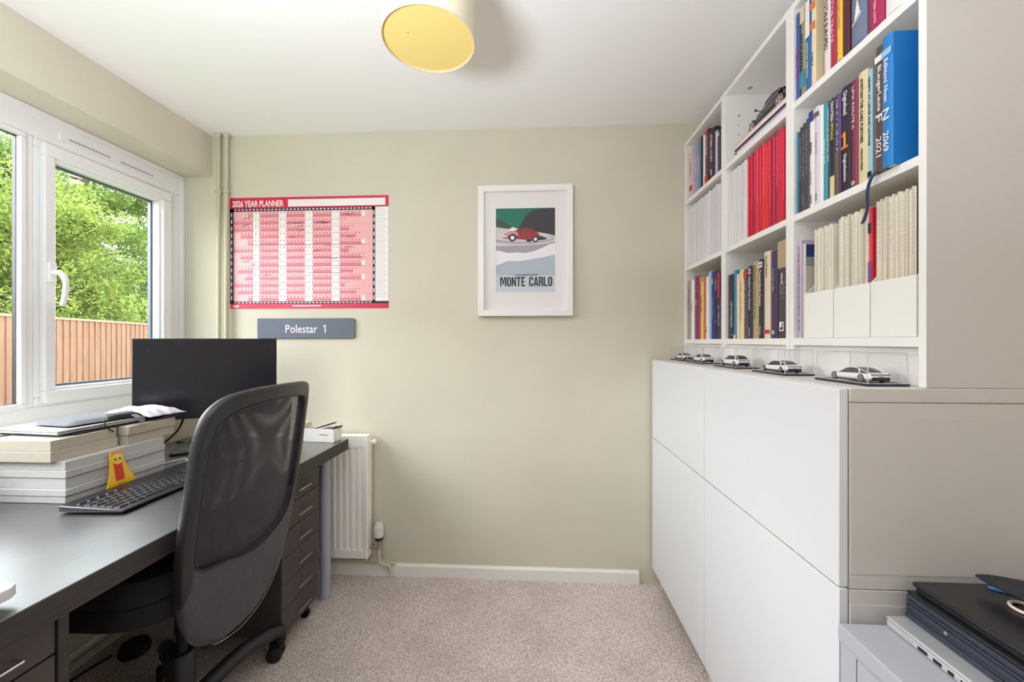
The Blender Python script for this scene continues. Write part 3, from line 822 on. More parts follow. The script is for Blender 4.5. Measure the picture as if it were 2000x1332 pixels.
# ------------------------------------------------------------------ bookcases on the cabinets
BX = 0.745
BXB = XR - 0.008
BZ0, BZ1 = 1.1125, 2.172
def bookcase(label, y0, y1, holes=False):
    t = thing('bookcase', label, 'bookcase', ((BX + BXB) / 2, (y0 + y1) / 2, BZ0), group='white bookcases standing on the cabinets')
    for ya, yb in ((y0, y0 + 0.016), (y1 - 0.016, y1)):
        sp_ = MB(); sp_.box(BX, BXB, ya, yb, BZ0, BZ1, 0)
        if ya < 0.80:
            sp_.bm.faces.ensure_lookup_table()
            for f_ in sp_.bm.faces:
                if f_.calc_center_median().y < ya + 0.001: f_.material_index = 1  # darker outer face: the side's shade is put into its colour
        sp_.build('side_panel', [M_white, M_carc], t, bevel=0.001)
    box('top_board', M_white, BX + 0.001, BXB, y0 + 0.016, y1 - 0.016, BZ1 - 0.018, BZ1 - 0.001, t)
    for z in (1.210, 1.562, 1.885):
        box('shelf', M_white, BX + 0.001, BXB - 0.004, y0 + 0.016, y1 - 0.016, z - 0.019 if z > 1.3 else z - 0.020, z, t, bevel=0.0008)
    box('back_panel', M_white, BXB - 0.004, BXB, y0 + 0.016, y1 - 0.016, BZ0, BZ1 - 0.018, t)
    box('plinth', M_white, BX + 0.02, BX + 0.034, y0 + 0.016, y1 - 0.016, BZ0, 1.19, t)
    if holes:
        b = MB()
        for k in range(5): b.lathe((BX + 0.052, y1 - 0.0165, 1.93 + 0.036 * k), [(0.0022 if k < 4 else 0.004, -0.0008), (0.0022 if k < 4 else 0.004, 0.001)], 10, 'y')
        b.lathe((BX + 0.07, y1 - 0.06, BZ1 - 0.0185), [(0.008, -0.0008), (0.008, 0.001)], 14)
        b.build('shelf_pin_holes', M_slot, t)
    return t
bookcase('white open bookcase against the back wall, farthest of the three', 1.595, 1.995)
bookcase('white open bookcase between the other two, with a black model car on top shelf', 1.193, 1.593, True)
bookcase('white open bookcase nearest the viewer, holding magazine files at the bottom', 0.791, 1.191)

# ------------------------------------------------------------------ books
INK = {'w': (236, 232, 232), 'k': (28, 24, 30), 'y': (236, 196, 60), 'm': (206, 60, 130), 'r': (196, 44, 56), 'g': (150, 150, 156), 'b': (40, 60, 120), 'c': (222, 204, 160), 'p': (120, 80, 150), 't': (60, 140, 160), 'o': (226, 120, 50), 'dr': (110, 30, 44), 'br': (110, 84, 70), 'lb': (150, 190, 220), 'tan': (176, 154, 120), 'pk': (232, 190, 196), 'dk': (50, 44, 56)}
def ink(k):
    return mat('ink_' + k, INK[k], 0.5)

def book(y, w, h, z0, col, label, group, texts=(), bands=(), x=0.752, depth=0.19, pages=True, name='book', cat='book', lean=0.0, rough=0.45):
    """upright book, spine facing -X; col cover colour; texts (string, frac_from_top, length_frac, ink, size_frac[, horizontal]); bands (f0, f1, ink)"""
    w *= 0.97
    m = mat('cover_%d_%d_%d' % col, col, rough)
    b = MB()
    bd = min(0.003, w * 0.14); n = 5
    outer, inner = [], []
    prof = [(x + depth, y)]
    for k in range(n + 1):
        a = k / n
        prof.append((x + 0.0035 * (2 * a - 1) ** 2, y + w * a))
    prof.append((x + depth, y + w))
    inn = [(x + depth, y + w - bd), (x + 0.006, y + w - bd), (x + 0.006, y + bd), (x + depth, y + bd)]
    poly = prof + inn
    b.prism([(px, py, z0 + 0.0004) for px, py in poly], (0, 0, h))
    t = b.build(name, m)
    tag(t, label, cat, group)
    if pages:
        box('pages', M_paper, x + 0.0065, x + depth - 0.004, y + bd, y + w - bd, z0 + 0.002, z0 + h - 0.003, t)
    if bands:
        for f0, f1, ik in bands:
            za, zb = z0 + h * (1 - f1), z0 + h * (1 - f0)
            b = MB(); b.face([(x - 0.0003, y + w * 0.03, za), (x - 0.0003, y + w * 0.03, zb), (x - 0.0003, y + w * 0.97, zb), (x - 0.0003, y + w * 0.97, za)])
            b.build('spine_band', ink(ik), t, recalc=False)
    for tx in texts:
        s, f, lf, ik, sf = tx[:5]
        if len(tx) > 5:   # small mark set upright
            text(s, t, ink(ik), (x - 0.0008, y + w * 0.5, z0 + h * (1 - f)), (0, -1, 0), (0, 0, 1), w * sf, align='CENTER', name='spine_lettering')
        else:
            text(s, t, ink(ik), (x - 0.0008, y + w * 0.5, z0 + h * (1 - f)), (0, 0, -1), (0, -1, 0), w * sf, fit=h * lf, name='spine_lettering', bold=w * 0.006)
    return t

S1, S2, S3 = 1.885, 1.562, 1.210
near1 = 'books on the top shelf of the nearest bookcase'
near2 = 'books on the second shelf of the nearest bookcase'
# --- nearest bookcase, second shelf
T2 = ', nearest bookcase second shelf'
book(1.1625, .0058, .232, S2, (70, 128, 150), 'very thin teal blue book at the back end' + T2, near2, x=.748)
book(1.1500, .0110, .240, S2, (52, 48, 52), 'slim charcoal book with grey spine text, far end' + T2, near2, [('GTASSII PALIS CARI', .12, .5, 'g', .5)])
book(1.1375, .0115, .245, S2, (60, 54, 58), 'slim black book with faint title beside the charcoal one' + T2, near2, [('GRAUD PRIN CAIS', .10, .5, 'g', .5), ('OSPIEI', .80, .12, 'g', .4)])
book(1.1245, .0120, .250, S2, (66, 60, 64), 'dark book next to the white spined ones' + T2, near2, [('MOUTE CARIO RAII', .10, .5, 'g', .5)])
book(1.1040, .0195, .262, S2, (232, 224, 226), 'white book with dark blue block at spine top' + T2, near2, [('ESIBA', .32, .13, 'k', .45), ('STOITSCAIS', .62, .14, 'g', .3), ('UEOTIE', .86, .09, 'k', .35)], [(0, .11, 'b')])
book(1.0845, .0190, .262, S2, (214, 206, 216), 'pale lilac white book with small square emblem' + T2, near2, [('SOLUM MILITIS', .26, .22, 'g', .35), ('VIVO', .87, .08, 'k', .35)], [(.05, .10, 'br')])
book(1.0720, .0120, .256, S2, (236, 232, 232), 'plain narrow white book beside the teal one' + T2, near2)
book(1.0560, .0155, .252, S2, (40, 150, 160), 'bright teal book with white lettering' + T2, near2, [('TITIUEI E LETET', .36, .26, 'w', .42)])
book(1.0460, .0092, .250, S2, (34, 48, 66), 'thin navy book with pale small lettering' + T2, near2, [('NOTOTATEO EITETRTO UTIT', .06, .55, 'w', .5)])
book(1.0290, .0162, .250, S2, (38, 36, 52), 'black book with white and yellow title and cream foot' + T2, near2, [('DINOTERIA', .03, .20, 'w', .85), ('SPECIALE', .245, .17, 'y', .75)], [(.78, 1.0, 'c')])
book(1.0130, .0152, .250, S2, (84, 56, 124), 'purple speckled book with mauve foot' + T2, near2, [('NE A 1 A IE IAI S', .05, .5, 'c', .4)], [(.56, 1.0, 'br')])
bk = book(0.9820, .0300, .254, S2, (42, 34, 44), 'thick black Digital book with glowing numeral 1' + T2, near2, [('Digitalised', .045, .22, 'w', .55), ('Digitalisation', .64, .26, 'w', .42)])
for nm_, ik_, pts_ in (('glowing_numeral', 'o', [(.0, .0), (.021, .0), (.021, .006), (.0145, .006), (.0145, .040), (.008, .040), (.001, .032), (.003, .029), (.008, .032), (.008, .006), (.0, .006)]), ('numeral_core', 'y', [(.010, .004), (.0125, .004), (.0125, .037), (.010, .037)])):
    b = MB(); b.prism([(.7513 - (.0006 if ik_ == 'y' else 0), .9820 + .026 - py_, S2 + .105 + pz_) for py_, pz_ in pts_], (.0004, 0, 0)); b.build(nm_, ink(ik_), bk)
book(0.9625, .0185, .252, S2, (128, 44, 74), 'maroon book with pale tall title' + T2, near2, [('LIMA ROUTE A', .05, .40, 'pk', .6), ('5', .93, .04, 'w', .7)])
book(0.9340, .0275, .256, S2, (222, 202, 162), 'thick cream book with black title lettering' + T2, near2, [('AYRTON THE CARS FURTHER', .06, .58, 'k', .38), ('CHRONO PRESSE', .68, .20, 'br', .28)])
book(0.9215, .0115, .246, S2, (140, 196, 214), 'light blue slim book with dark lettering' + T2, near2, [('NINETY AT LARGE AND LOUNGE', .06, .62, 'k', .62)], [(.92, .97, 'k')])
book(0.8975, .0232, .264, S2, (104, 98, 104), 'thick plain dark grey book beside the brown one' + T2, near2, x=.750)
bk = book(0.8720, .0245, .268, S2, (86, 66, 56), 'brown book with white F and 2021 on its spine' + T2, near2, [('BLaugerLauta', .15, .36, 'w', .55), ('F', .53, .06, 'w', .95), ('2021', .72, .155, 'w', .72)], [(.07, .12, 'w')], x=.737)
bk = book(0.8440, .0255, .270, S2, (30, 122, 196), 'large bright blue boxed book marked N and 2069' + T2, near2, [('Edittoni Nuan', .17, .33, 'w', .5), ('N', .55, .08, 'w', .85), ('2069', .73, .15, 'w', .72)], [(.10, .15, 'lb')], x=.728, depth=0.21)
# navy ribbon marker that hangs from the brown book
b = MB()
rp = [(.760, .8905, 1.5665), (.742, .8915, 1.5690), (.733, .893, 1.563), (.730, .900, 1.547), (.731, .908, 1.525), (.7325, .906, 1.505), (.7335, .909, 1.488), (.7330, .917, 1.470), (.732, .921, 1.462)]
rows = []
for i, p in enumerate(rp):
    wv = 0.0055 + 0.0012 * math.sin(i)
    rows.append([(p[0], p[1] - wv, p[2]), (p[0] - 0.0016, p[1], p[2] + 0.0003), (p[0], p[1] + wv, p[2])])
b.grid(rows)
tag(b.build('ribbon_marker', mat('navy_ribbon', (34, 42, 82), 0.6), solid=0.0015, subsurf=1), 'navy cloth ribbon hanging over the shelf edge below the brown book', 'ribbon')

# --- nearest bookcase, top shelf
T1 = ', nearest bookcase top shelf'
book(1.1590, .0150, .245, S1, (58, 84, 146), 'blue book with magenta lettering low on its spine' + T1, near1, [('TAMIETET', .36, .42, 'm', .6)], x=.749)
book(1.1380, .0205, .252, S1, (150, 148, 106), 'olive and yellow patterned book with fine lines' + T1, near1, [('IIITIIIIII', .3, .4, 'k', .35)], [(.0, .18, 'c'), (.72, .9, 't')])
book(1.1180, .0190, .250, S1, (28, 104, 176), 'white over blue book with small white title' + T1, near1, [('EOTTIS TOT TNETTOTO', .46, .38, 'w', .3)], [(0, .40, 'w')])
book(1.0985, .0185, .252, S1, (228, 208, 170), 'cream book with orange flecks and black text' + T1, near1, [('TALI', .62, .14, 'k', .3)], [(.08, .16, 'o'), (.3, .38, 'o')])
book(1.0700, .0270, .245, S1, (60, 54, 70), 'dark painted art book with teal and amber cover' + T1, near1, (), [(.35, .47, 'br'), (.62, .78, 't'), (.78, .95, 'tan')], x=.775)
book(1.0480, .0210, .250, S1, (226, 216, 216), 'white book with heavy black condensed lettering' + T1, near1, [('TOTALE EUROPEO', .22, .52, 'k', .75)])
book(1.0270, .0195, .250, S1, (178, 36, 62), 'red book with white lettering between two pale books' + T1, near1, [('CATTIS TEATE', .18, .55, 'pk', .6)])
book(1.0110, .0145, .252, S1, (220, 210, 216), 'narrow pale grey book beside the yellow one' + T1, near1, [('W', .88, .03, 'k', .5)])
book(0.9940, .0165, .256, S1, (240, 190, 30), 'bright yellow book' + T1, near1, [('ENRUO ATTEO LITRO', .2, .5, 'tan', .5)], x=.742)
book(0.9700, .0225, .258, S1, (78, 26, 38), 'dark maroon book beside the bright yellow one' + T1, near1, (), (), x=.740)
bk = book(0.9250, .0440, .258, S1, (112, 122, 146), 'thick slate blue book with a white sail emblem' + T1, near1, x=.742)
b = MB(); zs = S1 + 0.055
b.face([(.7412, .947, zs + .048), (.7412, .955, zs), (.7412, .938, zs + .010)], 0)
b.face([(.7412, .962, zs - .006), (.7412, .962, zs - .009), (.7412, .934, zs + .006), (.7412, .934, zs + .009)], 0)
b.build('sail_emblem', ink('w'), bk, recalc=False)
book(0.8830, .0400, .258, S1, (172, 30, 88), 'thick crimson book with small pink lettering' + T1, near1, [('LITOO IUPTESA COTE', .60, .36, 'pk', .18)], x=.744)
book(0.8360, .0450, .258, S1, (236, 230, 228), 'thick white book nearest the bookcase side' + T1, near1, [('21', .84, .03, 'k', .2)], x=.744)

# --- middle bookcase, bottom shelf
mid3 = 'books on the bottom shelf of the middle bookcase'
T3 = ', middle bookcase bottom shelf'
book(1.5545, .0190, .245, S3, (64, 52, 54), 'dark brown book at the far end' + T3, mid3, [('STORY', .06, .12, 'br', .4)])
book(1.5310, .0230, .245, S3, (38, 34, 40), 'black book with white slanted title next to dark brown one' + T3, mid3, [('IUEIPOE IUITEIDUAEO', .42, .40, 'w', .55), ('o', .92, .03, 'w', .5)])
book(1.5110, .0190, .255, S3, (40, 130, 172), 'blue book with white foot' + T3, mid3, (), [(.94, 1, 'pk')])
book(1.4940, .0160, .238, S3, (222, 200, 176), 'narrow pale pink cream book beside the blue one' + T3, mid3)
book(1.4600, .0330, .248, S3, (230, 206, 150), 'thick pale yellow book' + T3, mid3, [('IATGA IOTO EEITTEN', .15, .6, 'tan', .3)])
book(1.4330, .0260, .246, S3, (84, 66, 92), 'mauve grey book with red block near the top' + T3, mid3, [('IE ETUIS', .2, .5, 'g', .3)], [(.02, .13, 'r')])
book(1.4050, .0270, .252, S3, (46, 42, 56), 'black book with white 95 and title' + T3, mid3, [('95', .03, .08, 'w', .95), ('Stig Blue Water Nemesis', .14, .46, 'w', .5), ('Uetoue', .84, .12, 'w', .3)])
book(1.3680, .0355, .262, S3, (176, 156, 118), 'thick tan book with brown fine lettering' + T3, mid3, [('IUETELUEAIA', .05, .22, 'br', .3), ('A IIITIOT OI TIE TOAI', .3, .45, 'br', .3)])
book(1.3390, .0280, .262, S3, (38, 38, 48), 'black book with bold white 8 and title' + T3, mid3, [('8', .02, .085, 'w', 1.5), ('Toward Earth Careers', .13, .46, 'w', .55), ('Uotoiuet', .84, .11, 'w', .3)])
book(1.3020, .0350, .280, S3, (222, 206, 180), 'tall cream book with red square at its foot' + T3, mid3, [('ILLUSTRATI', .05, .24, 'br', .35)], [(.90, .945, 'r')])
book(1.2640, .0360, .274, S3, (66, 48, 88), 'glossy dark purple book with silver lettering' + T3, mid3, [('STOCKED DUBAI', .20, .26, 'g', .45), ('5', .90, .05, 'w', .5)], (), rough=.25)
bk = book(1.2140, .0480, .296, S3, (72, 64, 62), 'widest dark brown slipcase with tan upper third' + T3, mid3, [('Club', .33, .04, 'w', .2), ('Bouiti', .37, .07, 'w', .2)], [(0, .28, 'tan')])
b = MB()
for k in range(7): b.box(.7512, .7516, 1.223 + .003 * (k % 3), 1.252, S3 + .168 - k * .0055, S3 + .1695 - k * .0055, 0)
b.box(.7512, .7516, 1.226, 1.252, S3 + .122, S3 + .1232, 0)
b.box(.7511, .7516, 1.230, 1.250, S3 + .022, S3 + .050, 1); b.box(.7508, .7511, 1.2335, 1.2465, S3 + .0255, S3 + .0465, 2); b.box(.7506, .7508, 1.238, 1.2465, S3 + .034, S3 + .0465, 1)
b.build('publisher_mark', [ink('g'), ink('w'), ink('dk')], bk)

# --- far bookcase, bottom shelf
far3 = 'books on the bottom shelf of the far bookcase'
T4 = ', far bookcase bottom shelf'
book(1.9430, .0340, .285, S3, (166, 150, 134), 'beige grey book against the far side' + T4, far3, [('A TIME OF', .15, .4, 'br', .4)])
book(1.8980, .0410, .280, S3, (232, 228, 230), 'white book with small centred title' + T4, far3, [('Vinile', .38, .14, 'k', .3)])
book(1.8480, .0420, .290, S3, (120, 56, 96), 'purple red book next to the white one' + T4, far3, [('AUIO', .36, .10, 'w', .35)], [(.0, .02, 'br')])
book(1.8310, .0140, .286, S3, (186, 44, 62), 'narrow red book beside the purple red one' + T4, far3)
book(1.7990, .0290, .280, S3, (232, 196, 116), 'yellow book with bold black lettering' + T4, far3, [('VALUE', .3, .26, 'k', .6)], [(.0, .08, 'tan')])
book(1.7770, .0195, .276, S3, (190, 104, 58), 'orange brown book beside the yellow one' + T4, far3, [('TETATOISA', .1, .6, 'c', .4)])
book(1.7440, .0300, .280, S3, (232, 226, 222), 'white book between orange and light blue ones' + T4, far3, [('1.2', .80, .08, 'k', .3)], [(.0, .03, 'br')])
book(1.7210, .0200, .288, S3, (150, 180, 220), 'light blue book' + T4, far3)
book(1.6870, .0310, .282, S3, (52, 56, 112), 'navy blue book with white title' + T4, far3, [('CARS', .10, .09, 'w', .4), ('IAUEIA TEITA', .38, .3, 'lb', .3)])
book(1.6600, .0240, .280, S3, (40, 34, 66), 'very dark navy book with short white title' + T4, far3, [('TEITATI', .12, .16, 'w', .45), ('4.1', .72, .05, 'w', .3)])
book(1.6370, .0210, .280, S3, (56, 50, 64), 'dark book with red upper half nearest the side panel' + T4, far3, [('IP TEAIS', .5, .3, 'w', .4)], [(.04, .40, 'r')])

# --- far bookcase, top shelf
far1 = 'books on the top shelf of the far bookcase'
T5 = ', far bookcase top shelf'
book(1.9520, .0240, .225, S1, (214, 204, 204), 'pale grey book at the far end' + T5, far1)
book(1.9210, .0290, .215, S1, (226, 190, 188), 'pale pink book with red foot' + T5, far1, [('PASSO', .2, .3, 'br', .4)], [(.72, .84, 'r')])
book(1.8860, .0330, .225, S1, (182, 170, 192), 'lilac grey book with pale lettering' + T5, far1, [('UOTIE TAEUG', .15, .6, 'w', .4)])
book(1.8540, .0300, .228, S1, (150, 156, 172), 'blue grey book' + T5, far1, [('ATLAS', .3, .3, 'w', .35)])
book(1.8280, .0240, .225, S1, (96, 140, 160), 'grey teal book' + T5, far1, [('IOUTOI', .3, .35, 'w', .45)])
book(1.8030, .0230, .232, S1, (40, 40, 60), 'navy black book beside the grey teal one' + T5, far1)
book(1.7820, .0185, .226, S1, (236, 226, 224), 'narrow white book between two dark ones' + T5, far1)
book(1.7440, .0360, .232, S1, (90, 50, 64), 'dark crimson book with pink lettering and red foot' + T5, far1, [('LETTERE', .06, .40, 'pk', .6)], [(0, .06, 'r'), (.84, 1, 'r')])
book(1.6860, .0560, .210, S1, (44, 42, 56), 'thickest black book with white title' + T5, far1, [('STIEIL CUIT', .1, .55, 'w', .38), ('III', .8, .1, 'w', .3)])
book(1.6640, .0200, .182, S1, (196, 184, 204), 'short lilac book' + T5, far1)
book(1.6430, .0195, .172, S1, (76, 60, 84), 'shortest dark plum book beside the side panel' + T5, far1, (), [(.05, .12, 'w')])

# --- magazines (rows of thin look-alikes)
ORD = 'first second third fourth fifth sixth seventh eighth ninth tenth eleventh twelfth thirteenth fourteenth fifteenth sixteenth seventeenth eighteenth nineteenth twentieth twenty-first twenty-second twenty-third twenty-fourth twenty-fifth twenty-sixth'.split()
def magazine_row(y0, y1, n, z0, hs, cols_, label, group, seed, x=0.755, name='magazine', depth=0.21):
    rnd = random.Random(seed)
    w = (y1 - y0) / n
    protos = {}
    base_label = label
    for k in range(n):
        label = ORD[k] + ' ' + base_label
        c = cols_[k % len(cols_)] if not isinstance(cols_, dict) else cols_[k]
        key = (c, k % 3)
        h = hs[k % 3]
        y = y1 - w * (k + 1)
        dx = rnd.uniform(-0.002, 0.003)
        if key not in protos:
            m = mat('mag_%d_%d_%d' % c, c, 0.4)
            b = MB(); b.box(x, x + depth, y + w * .04, y + w * .96, z0 + .0004, z0 + h)
            t = b.build(name, m, bevel=min(.0007, w * .2))
            tag(t, label, 'magazine', group)
            pm = mat('mag_mark_%d' % (sum(c) // 60), tuple(max(0, v - 24) for v in c) if sum(c) > 400 else tuple(min(255, v + 60) for v in c), 0.6)
            b = MB(); q = z0 + h - .012
            r2 = random.Random(seed * 7 + k)
            for j in range(r2.randint(14, 26)):
                l = r2.uniform(.003, .009)
                if q - l < z0 + .05: break
                b.box(x - .0003, x + .0002, y + w * .36, y + w * .62, q - l, q); q -= l + r2.uniform(.001, .004)
            b.build('spine_print', pm, t)
            protos[key] = t
            t.location.x += dx
            p0 = (t, y, t.location.x)
            protos[key] = p0
        else:
            t, yp, tx = protos[key]
            dup(t, (tx + dx, t.location.y + (y - yp), t.location.z), label, group)

W_ = [(230, 226, 228), (222, 216, 222), (234, 230, 230), (214, 210, 214)]
magazine_row(1.640, 1.974, 26, S2, (.282, .278, .284), W_, 'white magazine counted from the back wall, far bookcase middle shelf', 'white magazines on the middle shelf of the far bookcase', 5)
magazine_row(1.436, 1.572, 17, S2, (.284, .280, .286), W_, 'white magazine counted from the back, middle bookcase middle shelf', 'white magazines on the middle shelf of the middle bookcase', 6)
R_ = [(214, 28, 62), (222, 34, 60), (196, 30, 70), (216, 40, 50), (170, 36, 84), (226, 60, 74), (236, 50, 48), (206, 24, 48), (238, 66, 60), (214, 30, 46), (228, 40, 44), (200, 22, 44), (190, 24, 56), (206, 60, 84), (176, 30, 70), (150, 30, 64)]
magazine_row(1.222, 1.434, 20, S2, (.284, .280, .288), R_, 'red magazine counted from the white ones, middle bookcase middle shelf', 'red magazines on the middle shelf of the middle bookcase', 8)

# magazine files on the bottom shelf, nearest bookcase
C_ = [(232, 222, 198), (226, 218, 200), (236, 230, 214), (222, 208, 180), (230, 224, 210), (214, 204, 186)]
gfile = 'white magazine files on the bottom shelf'
def mag_file(label, y0, y1):
    t = thing('magazine_file', label, 'magazine file', (.85, (y0 + y1) / 2, S3), group=gfile)
    x0, x1 = .7475, .985; z = S3 + .0005; th = .0022
    box('front_panel', M_wpaper, x0, x0 + th, y0 + .0006, y1 - .0006, z, S3 + .122, t, bevel=.0006)
    for ya, nm in ((y0 + .0006, 'side_panel'), (y1 - .0006 - th, 'side_panel')):
        b = MB(); b.prism([(x0 + th, ya, z), (x1, ya, z), (x1, ya, S3 + .305), (x0 + .17, ya, S3 + .305), (x0 + th, ya, S3 + .120)], (0, th, 0)); b.build(nm, M_wpaper, t)
    box('back_panel', M_wpaper, x1, x1 + th, y0 + .0006, y1 - .0006, z, S3 + .305, t)
    box('bottom_panel', M_wpaper, x0 + th, x1, y0 + .003, y1 - .003, z, z + th, t)
FY = [(1.028, 1.134), (.9205, 1.0265), (.813, .919)]
mag_file('white magazine file farthest from the viewer, beside a purple spined magazine', *FY[0])
mag_file('white magazine file in the middle of three, with one red spine inside', *FY[1])
mag_file('white magazine file nearest the viewer, tightly filled with cream magazines', *FY[2])
magazine_row(FY[0][0] + .006, FY[0][0] + .074, 11, S3 + .003, (.286, .282, .288), C_, 'cream magazine counted from the back in the farthest white magazine file', 'cream magazines in the farthest file', 21, x=.754)
magazine_row(FY[1][0] + .0195, FY[1][1] - .004, 13, S3 + .003, (.290, .284, .292), C_, 'cream magazine counted from the back in the middle white magazine file', 'cream magazines in the middle file', 22, x=.754)
magazine_row(FY[2][0] + .010, FY[2][1] - .004, 19, S3 + .003, (.296, .291, .298), C_, 'cream magazine counted from the back in the nearest white magazine file', 'cream magazines in the nearest file', 23, x=.754)
book(FY[1][0] + .0045, .0085, .288, S3 + .003, (214, 44, 62), 'red spined magazine among cream ones in the middle magazine file', 'coloured magazines in the files', [], [(.12, .2, 'dk'), (.42, .6, 'p')], x=.754, name='magazine', cat='magazine', pages=False)
book(FY[1][0] + .0135, .0055, .292, S3 + .003, (226, 220, 206), 'ivory magazine just behind the red spined one in the middle file', 'coloured magazines in the files', x=.754, name='magazine', cat='magazine', pages=False)
book(FY[2][0] + .0045, .0030, .298, S3 + .003, (66, 52, 50), 'very thin black spined magazine in the nearest magazine file', 'coloured magazines in the files', x=.754, name='magazine', cat='magazine', pages=False)
book(1.1525, .0115, .275, S3, (196, 176, 204), 'purple patterned magazine upright at far end of the bottom shelf', 'loose magazines on the bottom shelf', [('OTAUN TOUEING AIRIUE STEOIAL ISUTE', .06, .86, 'p', .7)], [], x=.750, name='magazine', cat='magazine')
t = book(1.1385, .0130, .262, S3, (198, 190, 184), 'grey magazine with navy band and yellow flower picture on its cover', 'loose magazines on the bottom shelf', [], [], x=.752, name='magazine', cat='magazine')
b = MB(); yv = 1.1382
for (za, zb, mi) in ((.225, .260, 0), (.20, .224, 1), (.105, .125, 2), (.03, .085, 3), (.012, .02, 4)):
    b.face([(.756, yv, S3 + za), (.935, yv, S3 + za), (.935, yv, S3 + zb), (.756, yv, S3 + zb)], mi)
b.build('cover_print', [ink('b'), ink('g'), ink('tan'), mat('deep_teal', (38, 66, 88), .4), ink('r')], t, recalc=False)

# --- black model car on three flat books, middle bookcase top shelf
def flat_book(label, x0, x1, y0, y1, z0, z1, col, edge, parent_pages=True, group='flat books under the black model car'):
    b = MB(); b.box(x0, x1, y0, y1, z0, z0 + .0015); b.box(x0, x1, y0, y1, z1 - .0015, z1); b.box(x1 - .003, x1, y0, y1, z0 + .0015, z1 - .0015)
    t = b.build('book', mat('cover_%d_%d_%d' % col, col, .4)); tag(t, label, 'book', group)
    box('pages', mat('edge_%d_%d_%d' % edge, edge, .8), x0 + .003, x1 - .003, y0 + .003, y1 - .003, z0 + .0015, z1 - .0015, t)
    return t
fz = S1 + .0005
flat_book('lavender white paperback lying flat, lowest under the black model car', .752, .960, 1.2115, 1.512, fz, fz + .016, (204, 200, 224), (226, 222, 232))
flat_book('black covered book lying flat, middle one under the black model car', .754, .960, 1.2115, 1.526, fz + .0165, fz + .028, (44, 36, 44), (120, 100, 104))
flat_book('pale pink book lying flat, directly under the black model car', .753, .955, 1.2115, 1.520, fz + .0285, fz + .045, (226, 196, 198), (238, 226, 226))

